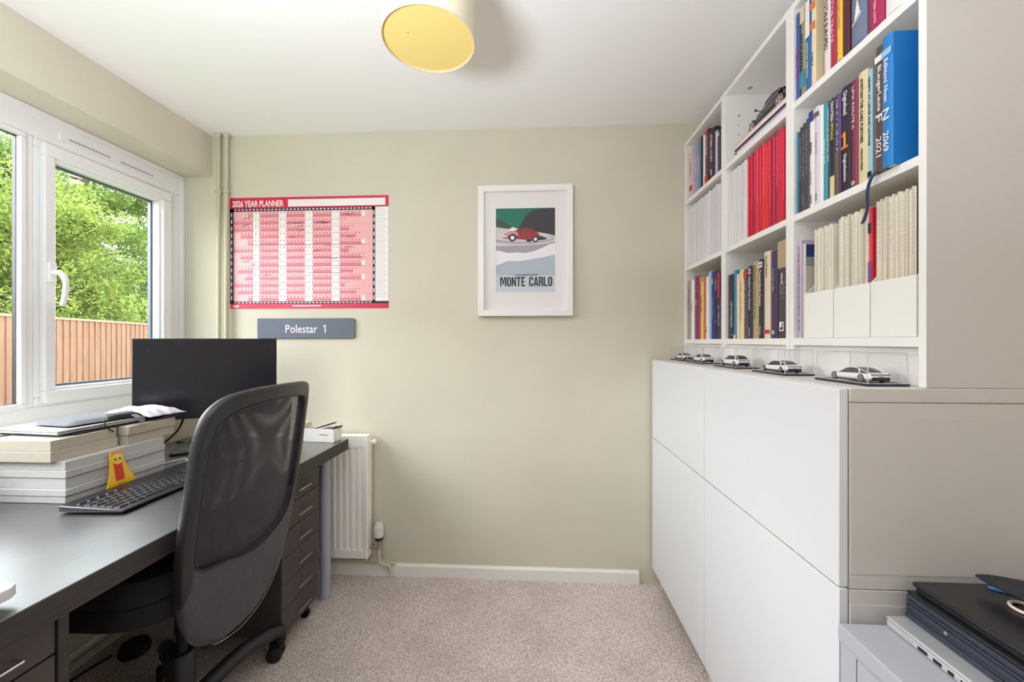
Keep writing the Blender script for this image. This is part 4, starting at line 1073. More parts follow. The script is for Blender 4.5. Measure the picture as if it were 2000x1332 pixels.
# ------------------------------------------------------------------ cars
M_tyre = mat('tyre', (30, 30, 34), 0.7); M_rim = mat('alloy_rim', (176, 172, 172), 0.3, 0.7)
def car(name, label, org, L, Wd, H, paint, style, group=None, yflip=1, rimmat=None):
    """model car: nose towards +Y (yflip=1), standing at org (centre of the footprint)"""
    ox, oy, oz = org
    t = thing(name, label, 'model car', org, group=group)
    glass = mat('model_glass', (48, 42, 50), 0.12, spec=0.8)
    # profile stations, s from nose (0) to tail (1): (s, half width, belt z, bottom z)
    if style == 'suv':
        st = [(0, .62, .40, .20), (.03, .82, .50, .16), (.12, .95, .58, .14), (.28, 1, .63, .14), (.5, 1, .65, .14), (.75, 1, .68, .14), (.92, .95, .70, .15), (.98, .86, .66, .18), (1, .74, .52, .24)]
        cab = [(.24, .60, .66), (.42, .96, .74), (.60, 1.0, .74), (.78, .97, .73), (.90, .84, .68), (.96, .68, .70)]
        wb = (.17, .80); wr = .215
    elif style == 'coupe':
        st = [(0, .60, .34, .18), (.03, .82, .44, .13), (.12, .95, .54, .11), (.28, 1, .60, .11), (.5, 1, .62, .11), (.75, 1, .66, .11), (.93, .94, .66, .14), (.99, .86, .62, .18), (1, .80, .48, .26)]
        cab = [(.27, .58, .70), (.44, .93, .76), (.56, 1.0, .76), (.68, .95, .75), (.82, .78, .70), (.90, .66, .62)]
        wb = (.18, .80); wr = .235
    else:
        st = [(0, .62, .36, .18), (.03, .82, .47, .14), (.12, .95, .55, .12), (.28, 1, .60, .12), (.5, 1, .63, .12), (.75, 1, .67, .12), (.93, .94, .69, .14), (.985, .86, .65, .18), (1, .78, .50, .25)]
        cab = [(.26, .60, .70), (.42, .94, .76), (.56, 1.0, .77), (.70, .97, .76), (.82, .84, .72), (.91, .70, .66)]
        wb = (.17, .80); wr = .215
    def Y(s): return oy + yflip * L * (0.5 - s)
    hw = Wd / 2
    rows = []
    for s, w, zb, z0 in st:
        w *= hw; zb *= H; z0 *= H
        half = [(0, z0), (w * .8, z0), (w * .97, z0 + (zb - z0) * .18), (w, z0 + (zb - z0) * .55), (w * .93, zb - (zb - z0) * .08), (w * .80, zb), (0, zb + H * .025)]
        ring_ = [(ox + x, Y(s), oz + z) for x, z in half] + [(ox - x, Y(s), oz + z) for x, z in half[-2:0:-1]]
        rows.append(ring_)
    b = MB(); b.grid(rows, closed=True)
    b.bm.faces.new([v for v in b.bm.verts][:len(rows[0])]); b.bm.verts.ensure_lookup_table()
    b.bm.faces.new([b.bm.verts[i] for i in range(len(b.bm.verts) - len(rows[0]), len(b.bm.verts))])
    b.build('body', paint, t, smooth=True, subsurf=1)
    # cabin (dark glass) then roof skin
    def belt(s):
        for (a, _, za, _), (c, _, zc, _) in zip(st, st[1:]):
            if a <= s <= c: return (za + (zc - za) * (s - a) / (c - a)) * H
        return .6 * H
    rows = []; roof = []
    for s, z, w in cab:
        zb = belt(s) - .02 * H; zt = max(z * H, zb + .02 * H); wt = hw * w; wl = hw * .90
        rows.append([(ox - wl, Y(s), oz + zb), (ox - (wl + wt) / 2 - .02 * hw, Y(s), oz + (zb + zt) / 2), (ox - wt, Y(s), oz + zt - .02 * H), (ox - wt * .55, Y(s), oz + zt), (ox + wt * .55, Y(s), oz + zt), (ox + wt, Y(s), oz + zt - .02 * H), (ox + (wl + wt) / 2 + .02 * hw, Y(s), oz + (zb + zt) / 2), (ox + wl, Y(s), oz + zb)])
    b = MB(); vr = b.grid(rows); b.bm.faces.new(vr[0]); b.bm.faces.new(vr[-1][::-1])
    b.build('windows', glass, t, smooth=True)
    # roof rails / pillars in paint colour
    b = MB()
    for sg in (-1, 1):
        pts = []
        for s, z, w in cab:
            pts.append((ox + sg * hw * w * .98, Y(s), oz + z * H - .005 * H))
        pts = [(ox + sg * hw * .84, Y(cab[0][0] - .02), oz + belt(cab[0][0]) * 1.0)] + pts + [(ox + sg * hw * .78, Y(min(.97, cab[-1][0] + .05)), oz + belt(.95))]
        b.tube(pts, H * .028, 6)
        k = 3; s, z, w = cab[k]
        b.tube([(ox + sg * hw * .93, Y(s + .10), oz + belt(s + .1)), (ox + sg * hw * w, Y(s + .04), oz + z * H * .985)], [H * .06, H * .03], 6)
    if style != 'coupe' or paint is not M_carw:
        b.box(ox - hw * .62, ox + hw * .62, Y(.50) - .02 * L, Y(.50) + .09 * L, oz + H * .985, oz + H * 1.008) if False else None
    b.build('pillars', paint, t, smooth=True)
    # black lower sills and rear bumper
    b = MB()
    b.box(ox - hw * .96, ox + hw * .96, Y(.72), Y(.25), oz + H * .09, oz + H * .18) if yflip > 0 else b.box(ox - hw * .96, ox + hw * .96, Y(.25), Y(.72), oz + H * .09, oz + H * .18)
    yr = Y(1.0) - yflip * .004 * L
    ya, yb = sorted((yr, Y(.93)))
    b.box(ox - hw * .74, ox + hw * .74, ya, yb, oz + H * .13, oz + H * .38)
    b.build('lower_trim', M_black, t, bevel=.0008)
    b = MB(); ya, yb = sorted((Y(1.0) - yflip * .002 * L, Y(.965)))
    b.box(ox - hw * .80, ox + hw * .80, ya, yb, oz + H * .53, oz + H * .585)
    b.build('light_bar', mat('tail_lamp', (96, 40, 48), 0.3), t, bevel=.0006)
    if style != 'suv':
        b = MB(); b.box(ox - hw * .2, ox + hw * .2, min(Y(1.0) - yflip * .006 * L, Y(1.0)), max(Y(1.0) - yflip * .006 * L, Y(1.0)), oz + H * .40, oz + H * .46); b.build('number_plate', ink('g'), t)
    rad_ = wr * H * 1.2
    for s in wb:
        for sg in (-1, 1):
            xo = ox + sg * (hw * .99)
            wn = 'wheel'
            b = MB(); b.lathe((xo - (rad_ * .35 if sg > 0 else -rad_ * .35) - .0, Y(s), oz + rad_), [(rad_ * .86, -rad_ * .36), (rad_, -rad_ * .26), (rad_, rad_ * .26), (rad_ * .86, rad_ * .36)], 24, 'x')
            wh = b.build(wn, M_tyre, t, smooth=True)
            b = MB(); xf = xo + sg * .0004
            xc = xf - (rad_ * .0)
            for k in range(5):
                a = 2 * PI * k / 5 + .3
                c = Vector((xc, Y(s) + math.cos(a) * rad_ * .42, oz + rad_ + math.sin(a) * rad_ * .42))
                b.obox(c, (.0006, 0, 0), Vector((0, math.cos(a), math.sin(a))) * rad_ * .36, Vector((0, -math.sin(a), math.cos(a))) * rad_ * .13)
            n = 24
            b.tube([(xc, Y(s) + math.cos(2 * PI * k / n) * rad_ * .74, oz + rad_ + math.sin(2 * PI * k / n) * rad_ * .74) for k in range(n + 1)], rad_ * .06, 5, caps=False)
            b.lathe((xc - sg * .0003, Y(s), oz + rad_), [(rad_ * .16, -.0006), (rad_ * .16, .0006)], 10, 'x')
            b.build('rim', rimmat or M_rim, wh)
    b = MB()
    for sg in (-1, 1):
        b.tube([(ox + sg * hw * .9, Y(.36), oz + .66 * H), (ox + sg * hw * 1.14, Y(.35), oz + .70 * H)], [H * .015, H * .015], 5)
        b.lathe((ox + sg * hw * 1.16, Y(.355) , oz + .71 * H), [(.0, -L*.012), (H * .05, -L * .008), (H * .05, L * .008), (.0, L * .014)], 8, 'y', caps=False)
    b.build('mirrors', paint, t, smooth=True)
    return t
M_carw = mat('model_white_paint', (240, 236, 240), 0.22, coat=0.5)
M_case = glass_mat('clear_acrylic', (0.985, 0.985, 0.99), 0.018)
M_edge = mat('acrylic_edge', (196, 194, 206), 0.2)
gcase = 'clear display cases on the cabinet top'
gcar = 'white model cars in display cases'
CT = 1.1125
def case(label, y0, y1, x0, x1, h=.066):
    t = thing('display_case', label, 'display case', ((x0 + x1) / 2, (y0 + y1) / 2, CT), group=gcase)
    box('base', M_blk2 if False else mat('case_base', (40, 38, 46), .25), x0 - .002, x1 + .002, y0 - .002, y1 + .002, CT, CT + .0045, t, bevel=.0008)
    b = MB(); e = .003; z0, z1 = CT + .0046, CT + h
    def cs(x, y, z):   # slightly tapered towards the top
        f = (z - z0) / (z1 - z0); cx, cy = (x0 + x1) / 2, (y0 + y1) / 2
        return (cx + (x - cx) * (1 - .03 * f), cy + (y - cy) * (1 - .03 * f), z)
    c4 = [(x0, y0), (x1, y0), (x1, y1), (x0, y1)]
    for (xa, ya), (xb, yb) in zip(c4, c4[1:] + c4[:1]):
        b.face([cs(xa, ya, z0), cs(xb, yb, z0), cs(xb, yb, z1), cs(xa, ya, z1)])
    b.face([cs(x, y, z1) for x, y in c4])
    b.build('cover', M_case, t)
    b = MB()
    for x, y in c4: b.tube([cs(x, y, z0), cs(x, y, z1)], .0008, 6)
    for zz in (z0 + .0006, z1):
        for (xa, ya), (xb, yb) in zip(c4, c4[1:] + c4[:1]): b.tube([cs(xa, ya, zz), cs(xb, yb, zz)], .0008, 6)
    b.build('cover_edges', M_edge, t)
CASES = [(1.812, 1.962, .668, .738, 'farthest, half in front of the green wall', 'coupe', 'low white model coupe in the case farthest from the viewer'),
         (1.572, 1.724, .655, .725, 'second from the back wall', 'sedan', 'white model saloon in the case second from the back wall'),
         (1.310, 1.462, .652, .722, 'in the middle of the five', 'suv', 'tall white model crossover with dark rear window, middle case'),
         (1.056, 1.205, .648, .720, 'second nearest the viewer', 'sedan', 'white model fastback in the case second nearest the viewer'),
         (.818, .962, .661, .737, 'nearest the viewer', 'coupe', 'largest white model coupe with wide dark tail bar, nearest case')]
for (y0, y1, x0, x1, w, style, lab) in CASES:
    case('clear acrylic display case on black base, ' + w, y0, y1, x0, x1)
    Lc = (y1 - y0) * .80
    car('model_car', lab, ((x0 + x1) / 2 - .001, (y0 + y1) / 2, CT + .0046), Lc, .046, .037 if style == 'suv' else (.032 if style == 'sedan' else .0300), M_carw, style, gcar)
M_carb = mat('model_black_paint', (26, 28, 40), 0.15, coat=0.6)
car('model_car', 'large black model sports car standing on flat books in the middle bookcase', (.822, 1.352, fz + .0455), .255, .112, .078, M_carb, 'coupe', None, 1, mat('pale_rim', (206, 190, 184), .35, .5))

# ------------------------------------------------------------------ desk
DZ = 0.730
DFX = -0.894
desk = thing('desk', 'long black-brown desk with dark woodgrain top under the window', 'desk', (-1.29, 0.7, 0))
box('desktop', [M_desk], XL + .002, DFX, -0.55, 1.872, DZ - .052, DZ, desk, bevel=.0015)
bb = box('edge_band', M_deskedge, DFX, DFX + .0012, -0.55, 1.872, DZ - .0515, DZ - .0008, desk)
for (x, y) in ((-.973, 1.806), (-1.60, 1.806), (-1.60, -.45)):
    b = MB(); b.lathe((x, y, 0.0), [(.027, 0), (.027, .006)], 24); b.lathe((x, y, .006), [(.0245, 0), (.0245, .672)], 28)
    lg = b.build('leg', M_greyp, desk, smooth=True)
# six-drawer unit on castors
du = thing('drawer_unit', 'tall black six drawer unit on castors under the desk end', 'drawer unit', (-1.16, 1.58, 0))
ux0, ux1, uy0, uy1 = -1.38, -.952, 1.452, 1.712
b = MB(); b.box(ux0, ux1 - .003, uy0, uy0 + .008, .07, .664); b.box(ux0, ux1 - .003, uy1 - .008, uy1, .07, .664)
b.box(ux0, ux1 - .003, uy0 + .008, uy1 - .008, .07, .078); b.box(ux0, ux1 - .003, uy0 + .008, uy1 - .008, .656, .664); b.box(ux0, ux0 + .006, uy0 + .008, uy1 - .008, .078, .656)
b.build('body', M_drawer, du, bevel=.001)
for k in range(6):
    z0 = .0735 + k * .0975
    dr = box('drawer', M_drawer, ux1 - .012, ux1, uy0 + .0015, uy1 - .0015, z0 + .0015, z0 + .096, du, bevel=.001)
    hy = (uy0 + uy1) / 2 + .0
    zc = z0 + .040
    b = MB(); b.tube([(ux1, hy - .042, zc), (ux1 + .016, hy - .042, zc), (ux1 + .016, hy + .042, zc), (ux1, hy + .042, zc)], .0022, 8)
    b.build('handle', M_chrome, dr, smooth=True)
    b = MB(); b.box(ux1, ux1 + .0008, hy - .0012, hy + .0012, zc + .004, zc + .034)
    b.build('label_slot', M_blk2, dr)
for (x, y) in ((ux0 + .04, uy0 + .04), (ux1 - .04, uy0 + .04), (ux0 + .04, uy1 - .04), (ux1 - .04, uy1 - .04)):
    b = MB(); b.lathe((x, y - .008, .022), [(.021, 0), (.022, .003), (.022, .013), (.021, .016)], 18, 'y'); b.box(x - .008, x + .008, y - .011, y + .011, .036, .07)
    b.build('castor', M_blk2, du, smooth=True)
# near drawer unit
nu = thing('drawer_unit', 'black-brown drawer unit under the near end of the desk', 'drawer unit', (-1.2, .45, 0))
nx0, nx1, ny0, ny1 = -1.50, -.912, .25, .732
b = MB(); b.box(nx0, nx1, ny0, ny0 + .018, 0, .677); b.box(nx0, nx1, ny1 - .018, ny1, 0, .677); b.box(nx0, nx0 + .008, ny0 + .018, ny1 - .018, .02, .677)
b.box(nx0 + .008, nx1 - .004, ny0 + .018, ny1 - .018, 0.01, .04)
b.build('body', M_deskedge, nu, bevel=.001)
for k, (z0, z1) in enumerate(((.603, .675), (.475, .600), (.345, .472), (.195, .342), (.045, .192))):
    dr = box('drawer', M_drawer, nx1 - .02, nx1 - .004, ny0 + .02, ny1 - .020, z0 + .0015, z1, nu, bevel=.001)
    zc = z0 + .034; hy = (ny0 + ny1) / 2 + .11
    b = MB(); b.tube([(nx1 - .004, hy - .05, zc), (nx1 + .014, hy - .05, zc), (nx1 + .014, hy + .05, zc), (nx1 - .004, hy + .05, zc)], .003, 8)
    b.build('handle', M_chrome, dr, smooth=True)

# ------------------------------------------------------------------ monitor
mon = thing('monitor', 'black desktop monitor on a stand at the far end of the desk', 'monitor', (-1.42, 1.67, DZ))
A0, A1 = Vector((-1.632, 1.527, 0)), Vector((-1.213, 1.813, 0))
md_ = (A1 - A0).normalized(); mn = Vector((md_.y, -md_.x, 0))      # screen normal towards the chair
mc = (A0 + A1) / 2; hwm = (A1 - A0).length / 2
zb, zt = .866, 1.213; zm = (zb + zt) / 2
b = MB(); b.obox(mc - mn * .012 + Vector((0, 0, zm)), md_ * hwm, mn * .012, (0, 0, (zt - zb) / 2))
b.build('housing', M_black, mon, bevel=.003)
b = MB(); b.obox(mc + mn * .0005 + Vector((0, 0, zm + .003)), md_ * (hwm - .006), mn * .0006, (0, 0, (zt - zb) / 2 - .010))
b.build('screen', mat('screen_off', (30, 31, 40), 0.22, spec=0.6), mon)
b = MB(); b.obox(mc - mn * .045 + Vector((0, 0, zm)), md_ * .12, mn * .022, (0, 0, .09)); b.build('rear_housing', M_blk2, mon, bevel=.006)
b = MB(); b.obox(mc - mn * .065 + md_ * .0 + Vector((0, 0, DZ + .14)), md_ * .034, mn * .010, (0, 0, .135)); b.build('stand_neck', M_black, mon, bevel=.003)
b = MB(); b.obox(mc - mn * .02 + Vector((0, 0, DZ + .0065)), md_ * .125, mn * .10, (0, 0, .006)); b.build('stand_base', M_black, mon, bevel=.003)
b = MB(); b.obox(mc + mn * .0012 + md_ * (-hwm + .05) + Vector((0, 0, zt - .05)), md_ * .0012, mn * .0003, (0, 0, .0012)); b.build('screen_fleck', ink('g'), mon)

def cable(name, label, pts, r, m, cat='cable', n=8):
    # Catmull-Rom through the points
    P_ = [Vector(p) for p in pts]; P_ = [P_[0] * 2 - P_[1]] + P_ + [P_[-1] * 2 - P_[-2]]
    out = []
    for i in range(1, len(P_) - 2):
        for k in range(n):
            t = k / n; a, b_, c, d_ = P_[i-1], P_[i], P_[i+1], P_[i+2]
            out.append(0.5 * ((2 * b_) + (c - a) * t + (2*a - 5*b_ + 4*c - d_) * t*t + (3*b_ - a - 3*c + d_) * t**3))
    out.append(P_[-2])
    b = MB(); b.tube(out, r, 8)
    return tag(b.build(name, m, smooth=True), label, cat)
cable('monitor_cable', 'thick black cable hanging below the monitor to the desk', [(-1.545, 1.672, .885), (-1.546, 1.672, .865), (-1.553, 1.672, .84), (-1.575, 1.668, .80), (-1.605, 1.655, .765), (-1.640, 1.64, .7355)], .0042, M_blk2)
cable('power_cable', 'thin black cable curving behind the monitor stand', [(-1.49, 1.745, .88), (-1.50, 1.745, .82), (-1.53, 1.75, .785), (-1.585, 1.75, .7345), (-1.65, 1.75, .7335)], .003, M_blk2)
cable('charging_cable', 'looped white charging cable lying on the desk by the cartons', [(-1.41, 1.42, .7330), (-1.405, 1.47, .7330), (-1.385, 1.505, .7330), (-1.355, 1.480, .7330), (-1.330, 1.425, .7340), (-1.335, 1.402, .7335), (-1.318, 1.395, .7335)], .0022, mat('white_cable', (236, 234, 238), .4))
cable('keyboard_cable', 'thin black cable running from the keyboard past the cartons', [(-1.302, 1.20, .7365), (-1.315, 1.26, .7320), (-1.312, 1.33, .7320), (-1.30, 1.40, .7320), (-1.30, 1.46, .7320), (-1.24, 1.53, .7320)], .0018, M_blk2)
b = MB(); b.obox((-1.545, 1.672, .872), md_ * .010, mn * .006, (0, 0, .012)); tag(b.build('cable_plug', M_wpaper, bevel=.001), 'small white connector where the thick cable meets the monitor', 'plug')

# ------------------------------------------------------------------ flat cartons
M_cart = mat('pale_card', (200, 200, 200), 0.75, noise_amt=.02, nscale=40)
M_cart2 = mat('buff_card', (190, 180, 165), 0.8, noise_amt=.03, nscale=40)
def carton(label, x0, x1, y0, y1, z0, z1, m, seam=.0):
    t = thing('flat_carton', label, 'carton', ((x0 + x1) / 2, (y0 + y1) / 2, z0), group='flat cartons stacked on the desk')
    h = z1 - z0
    box('tray', m, x0 + .001, x1 - .001, y0 + .001, y1 - .001, z0, z0 + h * .5, t)
    box('carton_lid', m, x0, x1, y0, y1, z0 + h * (.02 if not seam else seam), z1 - .0004, t, bevel=.0012)
zz = DZ + .0003
hs = [.021, .020, .0325, .0215, .0265]
nm = ['lowest flat white carton in the stack beside the keyboard', 'second lowest flat white carton in the stack beside the keyboard', 'thickest flat white carton, middle of the lower stack beside the keyboard', 'fourth flat white carton up in the stack beside the keyboard', 'fifth flat white carton, directly beneath the buff cartons']
off = [(.0, .0), (.004, -.002), (-.001, .002), (.003, -.001), (-.001, .001)]
for k in range(5):
    dx, dy = off[k]
    carton(nm[k], -1.684 + abs(dx), -1.352 + dx, 1.075 + dy, 1.384 + dy * .6, zz, zz + hs[k], M_cart)
    zz += hs[k]
zA = zz
carton('lower buff carton of the pair nearest the viewer, holding up the laptop', -1.684, -1.380, 1.062, 1.246, zA, zA + .031, M_cart2)
carton('upper buff carton of the pair nearest the viewer, right under the laptop', -1.684, -1.384, 1.065, 1.245, zA + .031, zA + .0625, M_cart2)
carton('lower buff carton of the pair nearest the monitor, holding up the laptop', -1.684, -1.362, 1.262, 1.432, zA, zA + .031, M_cart2)
carton('upper buff carton of the pair nearest the monitor, under the grey cloth', -1.684, -1.358, 1.260, 1.434, zA + .031, zA + .0625, M_cart2)
LZ = zA + .0627
# dark slab below the silver laptop, standing in for its shaded edge
b = MB(); b.box(-1.672, -1.392, 1.135, 1.425, LZ, LZ + .006); tag(b.build('shaded_edge_slab', M_blk2, bevel=.002), 'thin black slab imitating the shaded edge under the silver laptop on the cartons', 'shaded_edge_slab')
lp = thing('laptop', 'closed silver laptop lying on the buff cartons by the window', 'laptop', (-1.5, 1.27, LZ + .006))
LA = Vector((-1.515, 1.235, 0)); la = Vector((1, -.10, 0)).normalized(); lb = Vector((.10, 1, 0)).normalized()
for nme, za, zb_, ins in (('base', .0063, .0135, .002), ('screen_lid', .0143, .0195, .0)):
    b = MB(); b.obox(LA + Vector((0, 0, LZ + (za + zb_) / 2)), la * (.120 - ins), lb * (.125 - ins), (0, 0, (zb_ - za) / 2)); b.build(nme, M_silver if nme != 'base' else mat('laptop_base', (190, 190, 198), .35, .8), lp, bevel=.0025, seg=3)
b = MB(); b.obox(LA + Vector((0, 0, LZ + .0139)), la * .116, lb * .121, (0, 0, .0006)); b.build('lid_gap', M_blk2, lp)
LT = LZ + .0197
cable('laptop_cable', 'thin black cable trailing off the left end of the laptop', [(-1.560, 1.112, LZ + .006), (-1.585, 1.095, LZ + .004), (-1.62, 1.085, LZ + .003), (-1.67, 1.078, LZ + .003)], .002, M_blk2)
# grey ribbed pouch
def weave(name, c, sc):
    m = bpy.data.materials.new(name); m.use_nodes = True; t = m.node_tree; bs = t.nodes['Principled BSDF']
    bs.inputs['Base Color'].default_value = rgb(*c); bs.inputs['Roughness'].default_value = .85
    co = t.nodes.new('ShaderNodeTexCoord'); w = t.nodes.new('ShaderNodeTexWave'); w.inputs['Scale'].default_value = sc; w.bands_direction = 'Y'
    w2 = t.nodes.new('ShaderNodeTexWave'); w2.inputs['Scale'].default_value = sc; w2.bands_direction = 'X'
    for q in (w, w2): t.links.new(co.outputs['Object'], q.inputs[0])
    mu = t.nodes.new('ShaderNodeMath'); mu.operation = 'MULTIPLY'; t.links.new(w.outputs[1], mu.inputs[0]); t.links.new(w2.outputs[1], mu.inputs[1])
    bp = t.nodes.new('ShaderNodeBump'); bp.inputs['Strength'].default_value = .9; bp.inputs['Distance'].default_value = .003
    t.links.new(mu.outputs[0], bp.inputs['Height']); t.links.new(bp.outputs[0], bs.inputs['Normal']); return m
def cushion(b, c, ua, va, hh, n=14, wob=.0, seed=1, taper=0.0):
    rnd = random.Random(seed); c = Vector(c); ua = Vector(ua); va = Vector(va)
    for sgn in (1, -1):
        rows = []
        for i in range(n + 1):
            r = []
            for j in range(n + 1):
                u, v = 2 * i / n - 1, 2 * j / n - 1
                e = ((1 - abs(u) ** 4) * (1 - abs(v) ** 4)) ** .5
                w = noise.noise(Vector((u * 2 + seed, v * 3, 0))) * wob * e
                r.append(c + ua * u + va * v * (1 - taper * (u + 1) / 2) + Vector((0, 0, (hh * e + w) if sgn > 0 else -hh * e * .35)))
            rows.append(r)
        b.grid(rows)
    bmesh.ops.remove_doubles(b.bm, verts=b.bm.verts, dist=.0004)
pch = thing('fabric_pouch', 'grey ribbed fabric pouch with black end lying on the silver laptop', 'pouch', (-1.47, 1.27, LT))
b = MB(); cushion(b, (-1.485, 1.235, LT + .0052), (.078, -.012, 0), (.016, .085, 0), .014); b.build('pouch_body', weave('grey_weave', (150, 150, 158), 330), pch, smooth=True)
b = MB(); cushion(b, (-1.424, 1.290, LT + .0062), (.030, -.008, 0), (.012, .050, 0), .0135); b.build('pouch_end', M_blk2, pch, smooth=True)
b = MB(); b.tube([(-1.405, 1.225, LT + .012), (-1.392, 1.215, LT + .006), (-1.386, 1.212, LT - .008), (-1.380, 1.222, LT - .022), (-1.378, 1.230, LT - .030)], .002, 6); b.build('drawstring', M_blk2, pch, smooth=True)
# pale grey crumpled cloth
cl = thing('drawstring_bag', 'crumpled light grey cloth bag with dark strap on the stack by the monitor', 'bag', (-1.45, 1.40, LT))
b = MB(); n = 30; rows = []
for i in range(n + 1):
    r = []
    for j in range(n + 1):
        u, v = i / n, j / n
        x = -1.560 + .20 * u + .03 * v; y = 1.335 + .115 * v + .018 * math.sin(u * 5) + .02 * u
        e = min(1, 6 * u * (1 - u) + .1) * min(1, 6 * v * (1 - v) + .1)
        z = LT + .0015 + e * (.012 + .010 * noise.noise(Vector((u * 3.0, v * 9, .5))) + .006 * abs(math.sin(v * 11 + u * 4)))
        if u > .85: z -= (u - .85) * .04
        r.append((x, y, z))
    rows.append(r)
b.grid(rows); b.build('cloth', mat('light_grey_cloth', (196, 190, 200), .85), cl, smooth=True, solid=.0018)
b = MB(); b.grid([[(-1.420, 1.315, LT + .013), (-1.408, 1.325, LT + .013)], [(-1.395, 1.300, LT + .012), (-1.384, 1.312, LT + .012)], [(-1.365, 1.292, LT + .004), (-1.356, 1.304, LT + .004)], [(-1.346, 1.290, LT - .012), (-1.340, 1.302, LT - .012)]])
b.build('strap', mat('dark_grey_strap', (86, 82, 90), .7), cl, solid=.002)
b = MB(); cushion(b, (-1.430, 1.318, LT + .016), (.020, -.006, 0), (.006, .014, 0), .006); b.build('knot', mat('grey_knot', (112, 108, 120), .8), cl, smooth=True)

# ------------------------------------------------------------------ yellow plastic scraper leaning on the cartons
M_yel = mat('yellow_plastic', (244, 196, 20), .25, coat=.4)
scr = thing('plastic_scraper', 'yellow plastic scraper with a red centre panel leaning on the cartons', 'scraper', (-1.325, 1.21, DZ))
def SP(f, h): # f along desk, h height -> leaning plane
    return Vector((-1.322 - .022 * h / .12, 1.205 + f, DZ + .003 + h))
out = [(-.047, 0), (-.044, .004), (-.030, .040), (-.021, .085), (-.017, .116), (.017, .116), (.021, .085), (.034, .045), (.050, .008), (.048, .002)]
b = MB(); b.prism([SP(*p) for p in out], (-.0035, 0, 0)); b.build('blade', M_yel, scr, bevel=.001)
fr_ = Vector((.0006, 0, 0))
b = MB(); b.prism([SP(*p) + fr_ for p in [(-.013, .022), (.013, .022), (.014, .085), (-.012, .085)]], (-.001, 0, 0)); b.build('red_panel', mat('red_plastic', (220, 52, 44), .35), scr)
b = MB(); b.prism([SP(.001 + .0165 * math.cos(2 * PI * k / 24), .089 + .0165 * math.sin(2 * PI * k / 24)) + fr_ * 2 for k in range(24)], (-.001, 0, 0)); b.build('disc', mat('pale_yellow', (246, 214, 90), .4), scr)
b = MB()
for dx in (-.007, .007): b.prism([SP(.001 + dx + .003 * math.cos(2 * PI * k / 12), .089 + .0035 * math.sin(2 * PI * k / 12)) + fr_ * 3 for k in range(12)], (-.001, 0, 0))
b.build('dot', M_txtk, scr)
b = MB(); b.prism([SP(*p) + fr_ for p in [(-.015, .106), (.015, .106), (.0155, .1155), (-.0155, .1155)]], (-.001, 0, 0)); b.build('hanging_tab', mat('salmon', (226, 150, 130), .4), scr)
b = MB(); b.prism([SP(*p) + fr_ for p in [(-.008, .003), (.010, .003), (.012, .018), (-.010, .018)]], (-.001, 0, 0)); b.build('foot_panel', mat('deep_yellow', (214, 170, 20), .4), scr)

# ------------------------------------------------------------------ keyboard
kb = thing('keyboard', 'black keyboard lying along the desk in front of the cartons', 'keyboard', (-1.2, 1.27, DZ))
K0 = Vector((-1.112, 1.018, 0)); ky = Vector((-.015, 1, 0)).normalized(); kx = Vector((-1, -.05, 0)).normalized()
KW, KL = .178, .47
def KP(a, c, z): return K0 + kx * a + ky * c + Vector((0, 0, DZ + z))
b = MB(); tilt = .012
pts = [KP(0, 0, .004), KP(KW, .0, .004), KP(KW, KL, .004), KP(0, KL, .004), KP(0, 0, .011), KP(KW, 0, .011 + tilt), KP(KW, KL, .011 + tilt), KP(0, KL, .011)]
v = [b.bm.verts.new(p) for p in pts]
for q in ((3,2,1,0),(4,5,6,7),(0,1,5,4),(1,2,6,5),(2,3,7,6),(3,0,4,7)): b.bm.faces.new([v[i] for i in q])
b.build('case', mat('keyboard_case', (34, 33, 40), .3, spec=.6), kb, bevel=.004, seg=3)
keyw = .0183; ks = []
rowsK = [(.150, [(c, 1) for c in range(0, 24) if c not in (1, 6, 11, 16, 20)], .7)]
M_key = mat('keycap', (30, 30, 35), .3, spec=.6)
kc = []
for r in range(5):
    a = .022 + r * .0205
    c = .012; col = 0
    first_ = [1.5, 2.2, 1.8, 1.5, 1.0][r]
    seq = [first_] + [1] * 12 + ([1.6] if r else [6]) 
    if r == 0: seq = [1.4, 1.2, 1.2, 6, 1.2, 1.2, 1.6]
    for w in seq:
        if c + w * keyw > .305: break
        kc.append((a, c, w)); c += w * keyw + .0016
    for k in range(3): kc.append((a, .315 + k * .0195, .95))
    for k in range(4): kc.append((a, .380 + k * .0195, .95))
for k in range(18): kc.append((.135, .014 + k * .0248, 1.05))
for i, (a, c, w) in enumerate(kc):
    if i >= 100: break
    b = MB(); hk = .0185 if a < .13 else .010
    zb = .0112 + tilt * a / KW
    p0 = [KP(a, c, zb), KP(a + hk, c, zb), KP(a + hk, c + w * keyw, zb), KP(a, c + w * keyw, zb)]
    ins = .0015
    p1 = [KP(a + ins, c + ins, zb + .0035), KP(a + hk - ins, c + ins, zb + .0035), KP(a + hk - ins, c + w * keyw - ins, zb + .0035), KP(a + ins, c + w * keyw - ins, zb + .0035)]
    v = [b.bm.verts.new(p) for p in p0 + p1]
    for q in ((3,2,1,0),(4,5,6,7),(0,1,5,4),(1,2,6,5),(2,3,7,6),(3,0,4,7)): b.bm.faces.new([v[j] for j in q])
    b.build('key', M_key, kb)
b = MB(); 
for c in (.03, KL - .03): b.obox(KP(.02, c, .002), kx * .008, ky * .012, (0, 0, .002)); b.obox(KP(KW - .02, c, .002), kx * .006, ky * .010, (0, 0, .002))
b.build('rubber_foot', M_blk2, kb)

